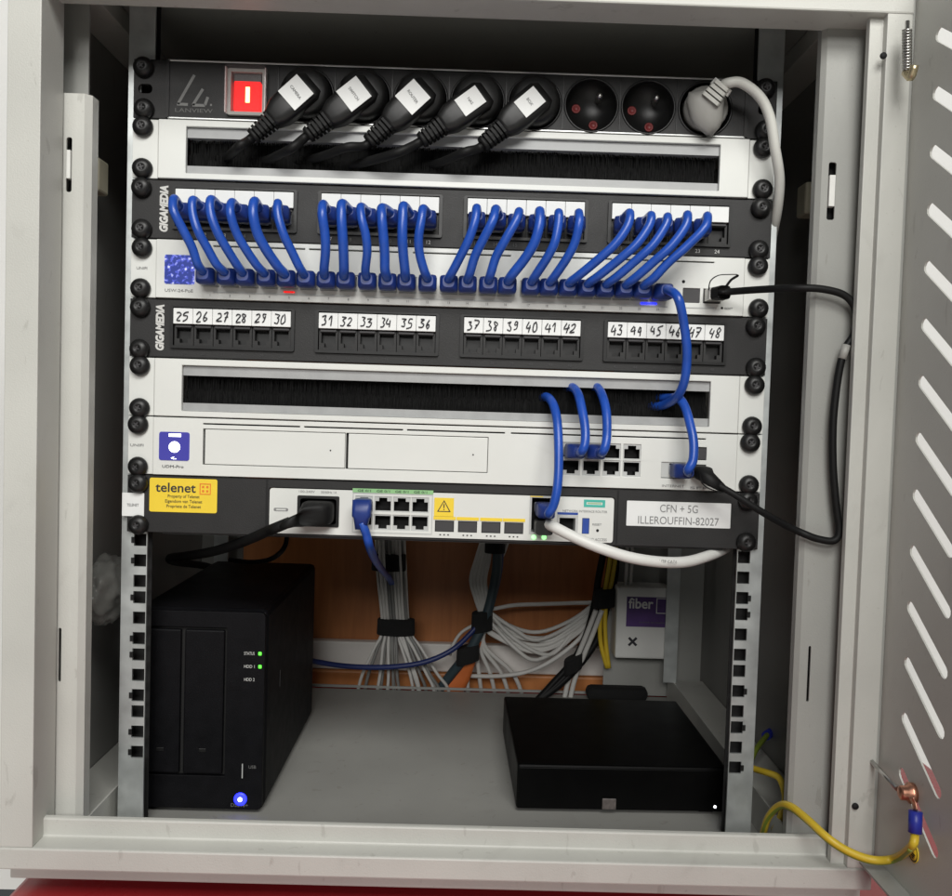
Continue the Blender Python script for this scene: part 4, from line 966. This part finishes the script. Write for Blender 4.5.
l_ = thing('network_cable', 'single white cable rising from the pale trunking to the right strap', 'cable', at(530, 672, .37))
ct(l_, [(470, 676, .385), (500, 676, .374), (530, 671, .368), (556, 658, .366), (580, 638, .366), (592, 620, .368)], .0026, 'utp', 'cord')
# right bundle
b3 = thing('cable_bundle', 'yellow and black cables strapped together beside the white wall box', 'cable bundle', at(590, 690, .36))
Y3 = .352
for dx, m_ in ((0, 'ygwire'), (5, 'ygwire')):
    ct(b3, [(612+dx, 538, Y3), (610+dx, 560, Y3), (606+dx, 585, Y3), (603+dx*.7, 600, Y3), (600+dx, 622, Y3), (601+dx, 645, Y3), (607+dx*.4, 668, Y3)], .0027, m_)
for dx in (-7, 2.5, 9):
    ct(b3, [(611+dx*.6, 538, Y3+.006), (606+dx, 575, Y3+.006), (600+dx*.8, 605, Y3+.006), (592+dx*.8, 635, Y3+.006), (578+dx*.6, 660, Y3+.004), (556+dx*.5, 684, Y3), (536, 702, Y3-.004)], .0042, 'rubber')
for dx in (0, 6):
    ct(b3, [(596+dx, 610, Y3-.002), (586+dx, 636, Y3-.002), (576+dx, 660, Y3+.002), (568+dx, 682, Y3+.010), (563+dx, 705, Y3+.012)], .0030, 'utp')
for (px, py, hw, h, tl_) in ((604, 598, .0125, .021, .1), (573, 664, .0105, .017, .5)):
    mb = MB(); band(mb, at(px, py, Y3), hw, .0105, h, tl_); mb.build('strap', 'velcro', b3)
l_ = thing('cable_pair', 'two white cables coming down into the top of the wall box', 'cable', at(628, 585, .35))
for dx in (0, 5): ct(l_, [(627+dx, 535, .352), (627+dx, 560, .352), (625+dx, 592, .352)], .0022, 'utp', 'cord')
# blue cable along the back
l_ = thing('network_cable', 'dark blue cable running behind the storage box to the middle bundle', 'cable', at(390, 666, .33))
ct(l_, [(296, 656, .30), (315, 661.5, .318), (350, 666.5, .335), (390, 667, .345), (425, 662, .350), (452, 650, .354), (470, 634, .362), (480, 622, .366)], .0032, 'dimblue', 'cord')
# ------------------------------------------------------------------ earth wires
t = thing('earth_wire', 'thick yellow earth wire running from the cabinet floor to the door bolt', 'cable', at(850, 850, -.09))
lug = e0
pw = [at(762, 838, -.02), at(768, 818, -.035), at(779, 806, -.05), at(790, 806, -.065), at(806, 818, -.082), at(828, 838, -.098), at(850, 852, -.104), at(874, 860, -.108), at(896, 858, -.112), atx(912, 846, XD-.010), atx(915, 835, XD-.008)]
MB().tube(pw, .0026, 12).build('wire', 'ygwire', t)
MB().tube([p+Vector((-.0005, 0, -.0014)) for p in pw[:-1]], .0018, 8).build('green_stripe', 'green', t)
k0 = atx(915, 833, XD-.008); k1 = atx(915.5, 811, XD-.007)
MB().tube([k0, k1], .0040, 12, 1).build('crimp', 'bluecrimp', t)
MB().tube([k1, atx(914, 803, XD-.007), atx(911, 797, XD-.0085)], .0026, 8, 3, flat=(0, 1, 0)).build('ring_lug', 'copper', t)
t = thing('earth_wire', 'yellow green wire curling up out of the cabinet floor corner', 'cable', at(780, 800, -.01))
MB().tube([at(*p) for p in ((745, 764, .03), (753, 768.5, .02), (768, 773, .0), (779, 778, -.012), (784, 790, -.018), (785, 802, -.018), (781, 816, -.012), (774, 830, .0))], .0026, 10).build('wire', 'ygwire', t)
t = thing('earth_wire', 'thin green wire with a blue lug screwed to the side wall', 'cable', at(765, 745, .12))
MB().tube([at(*p) for p in ((742, 778, .05), (750, 762, .07), (757, 748, .09), (768, 734, .12))], .0024, 10).build('wire', 'green', t)
MB().tube([at(766, 736, .118), at(779, 727, .15)], .0042, 10, 1).build('crimp', 'bluecrimp', t)
MB().lathe([(.008, 0), (.008, .004), (.004, .008)], at(784, 716, .16), (-1, -.3, 0), 14).build('terminal_screw', 'blackp', t)
# ------------------------------------------------------------------ crumpled plastic bag
def bag(px, py, Y, sx, sy, sz_, label, seed):
    import bmesh
    rnd = random.Random(seed); c = at(px, py, Y); b = bmesh.new(); bmesh.ops.create_icosphere(b, subdivisions=4, radius=1)
    ph = [(Vector((rnd.uniform(-1, 1), rnd.uniform(-1, 1), rnd.uniform(-1, 1))).normalized()*rnd.uniform(3, 9), rnd.uniform(0, 6), rnd.uniform(.03, .10)) for _ in range(22)]
    vs = []
    for v in b.verts:
        k = 1+sum(a*abs(math.sin(f.dot(v.co)+p)) for f, p, a in ph)-.6
        vs.append(c+Vector((v.co.x*sx*k, v.co.y*sy*k, v.co.z*sz_*k)))
    fs = [[v.index for v in f.verts] for f in b.faces]; b.free()
    o = MB().add(vs, fs, True).build('plastic_bag', 'bag', None); tag(o, label, 'plastic bag')
bag(106, 590, .035, .013, .03, .020, 'crumpled translucent plastic bag behind the perforated rail', 3)
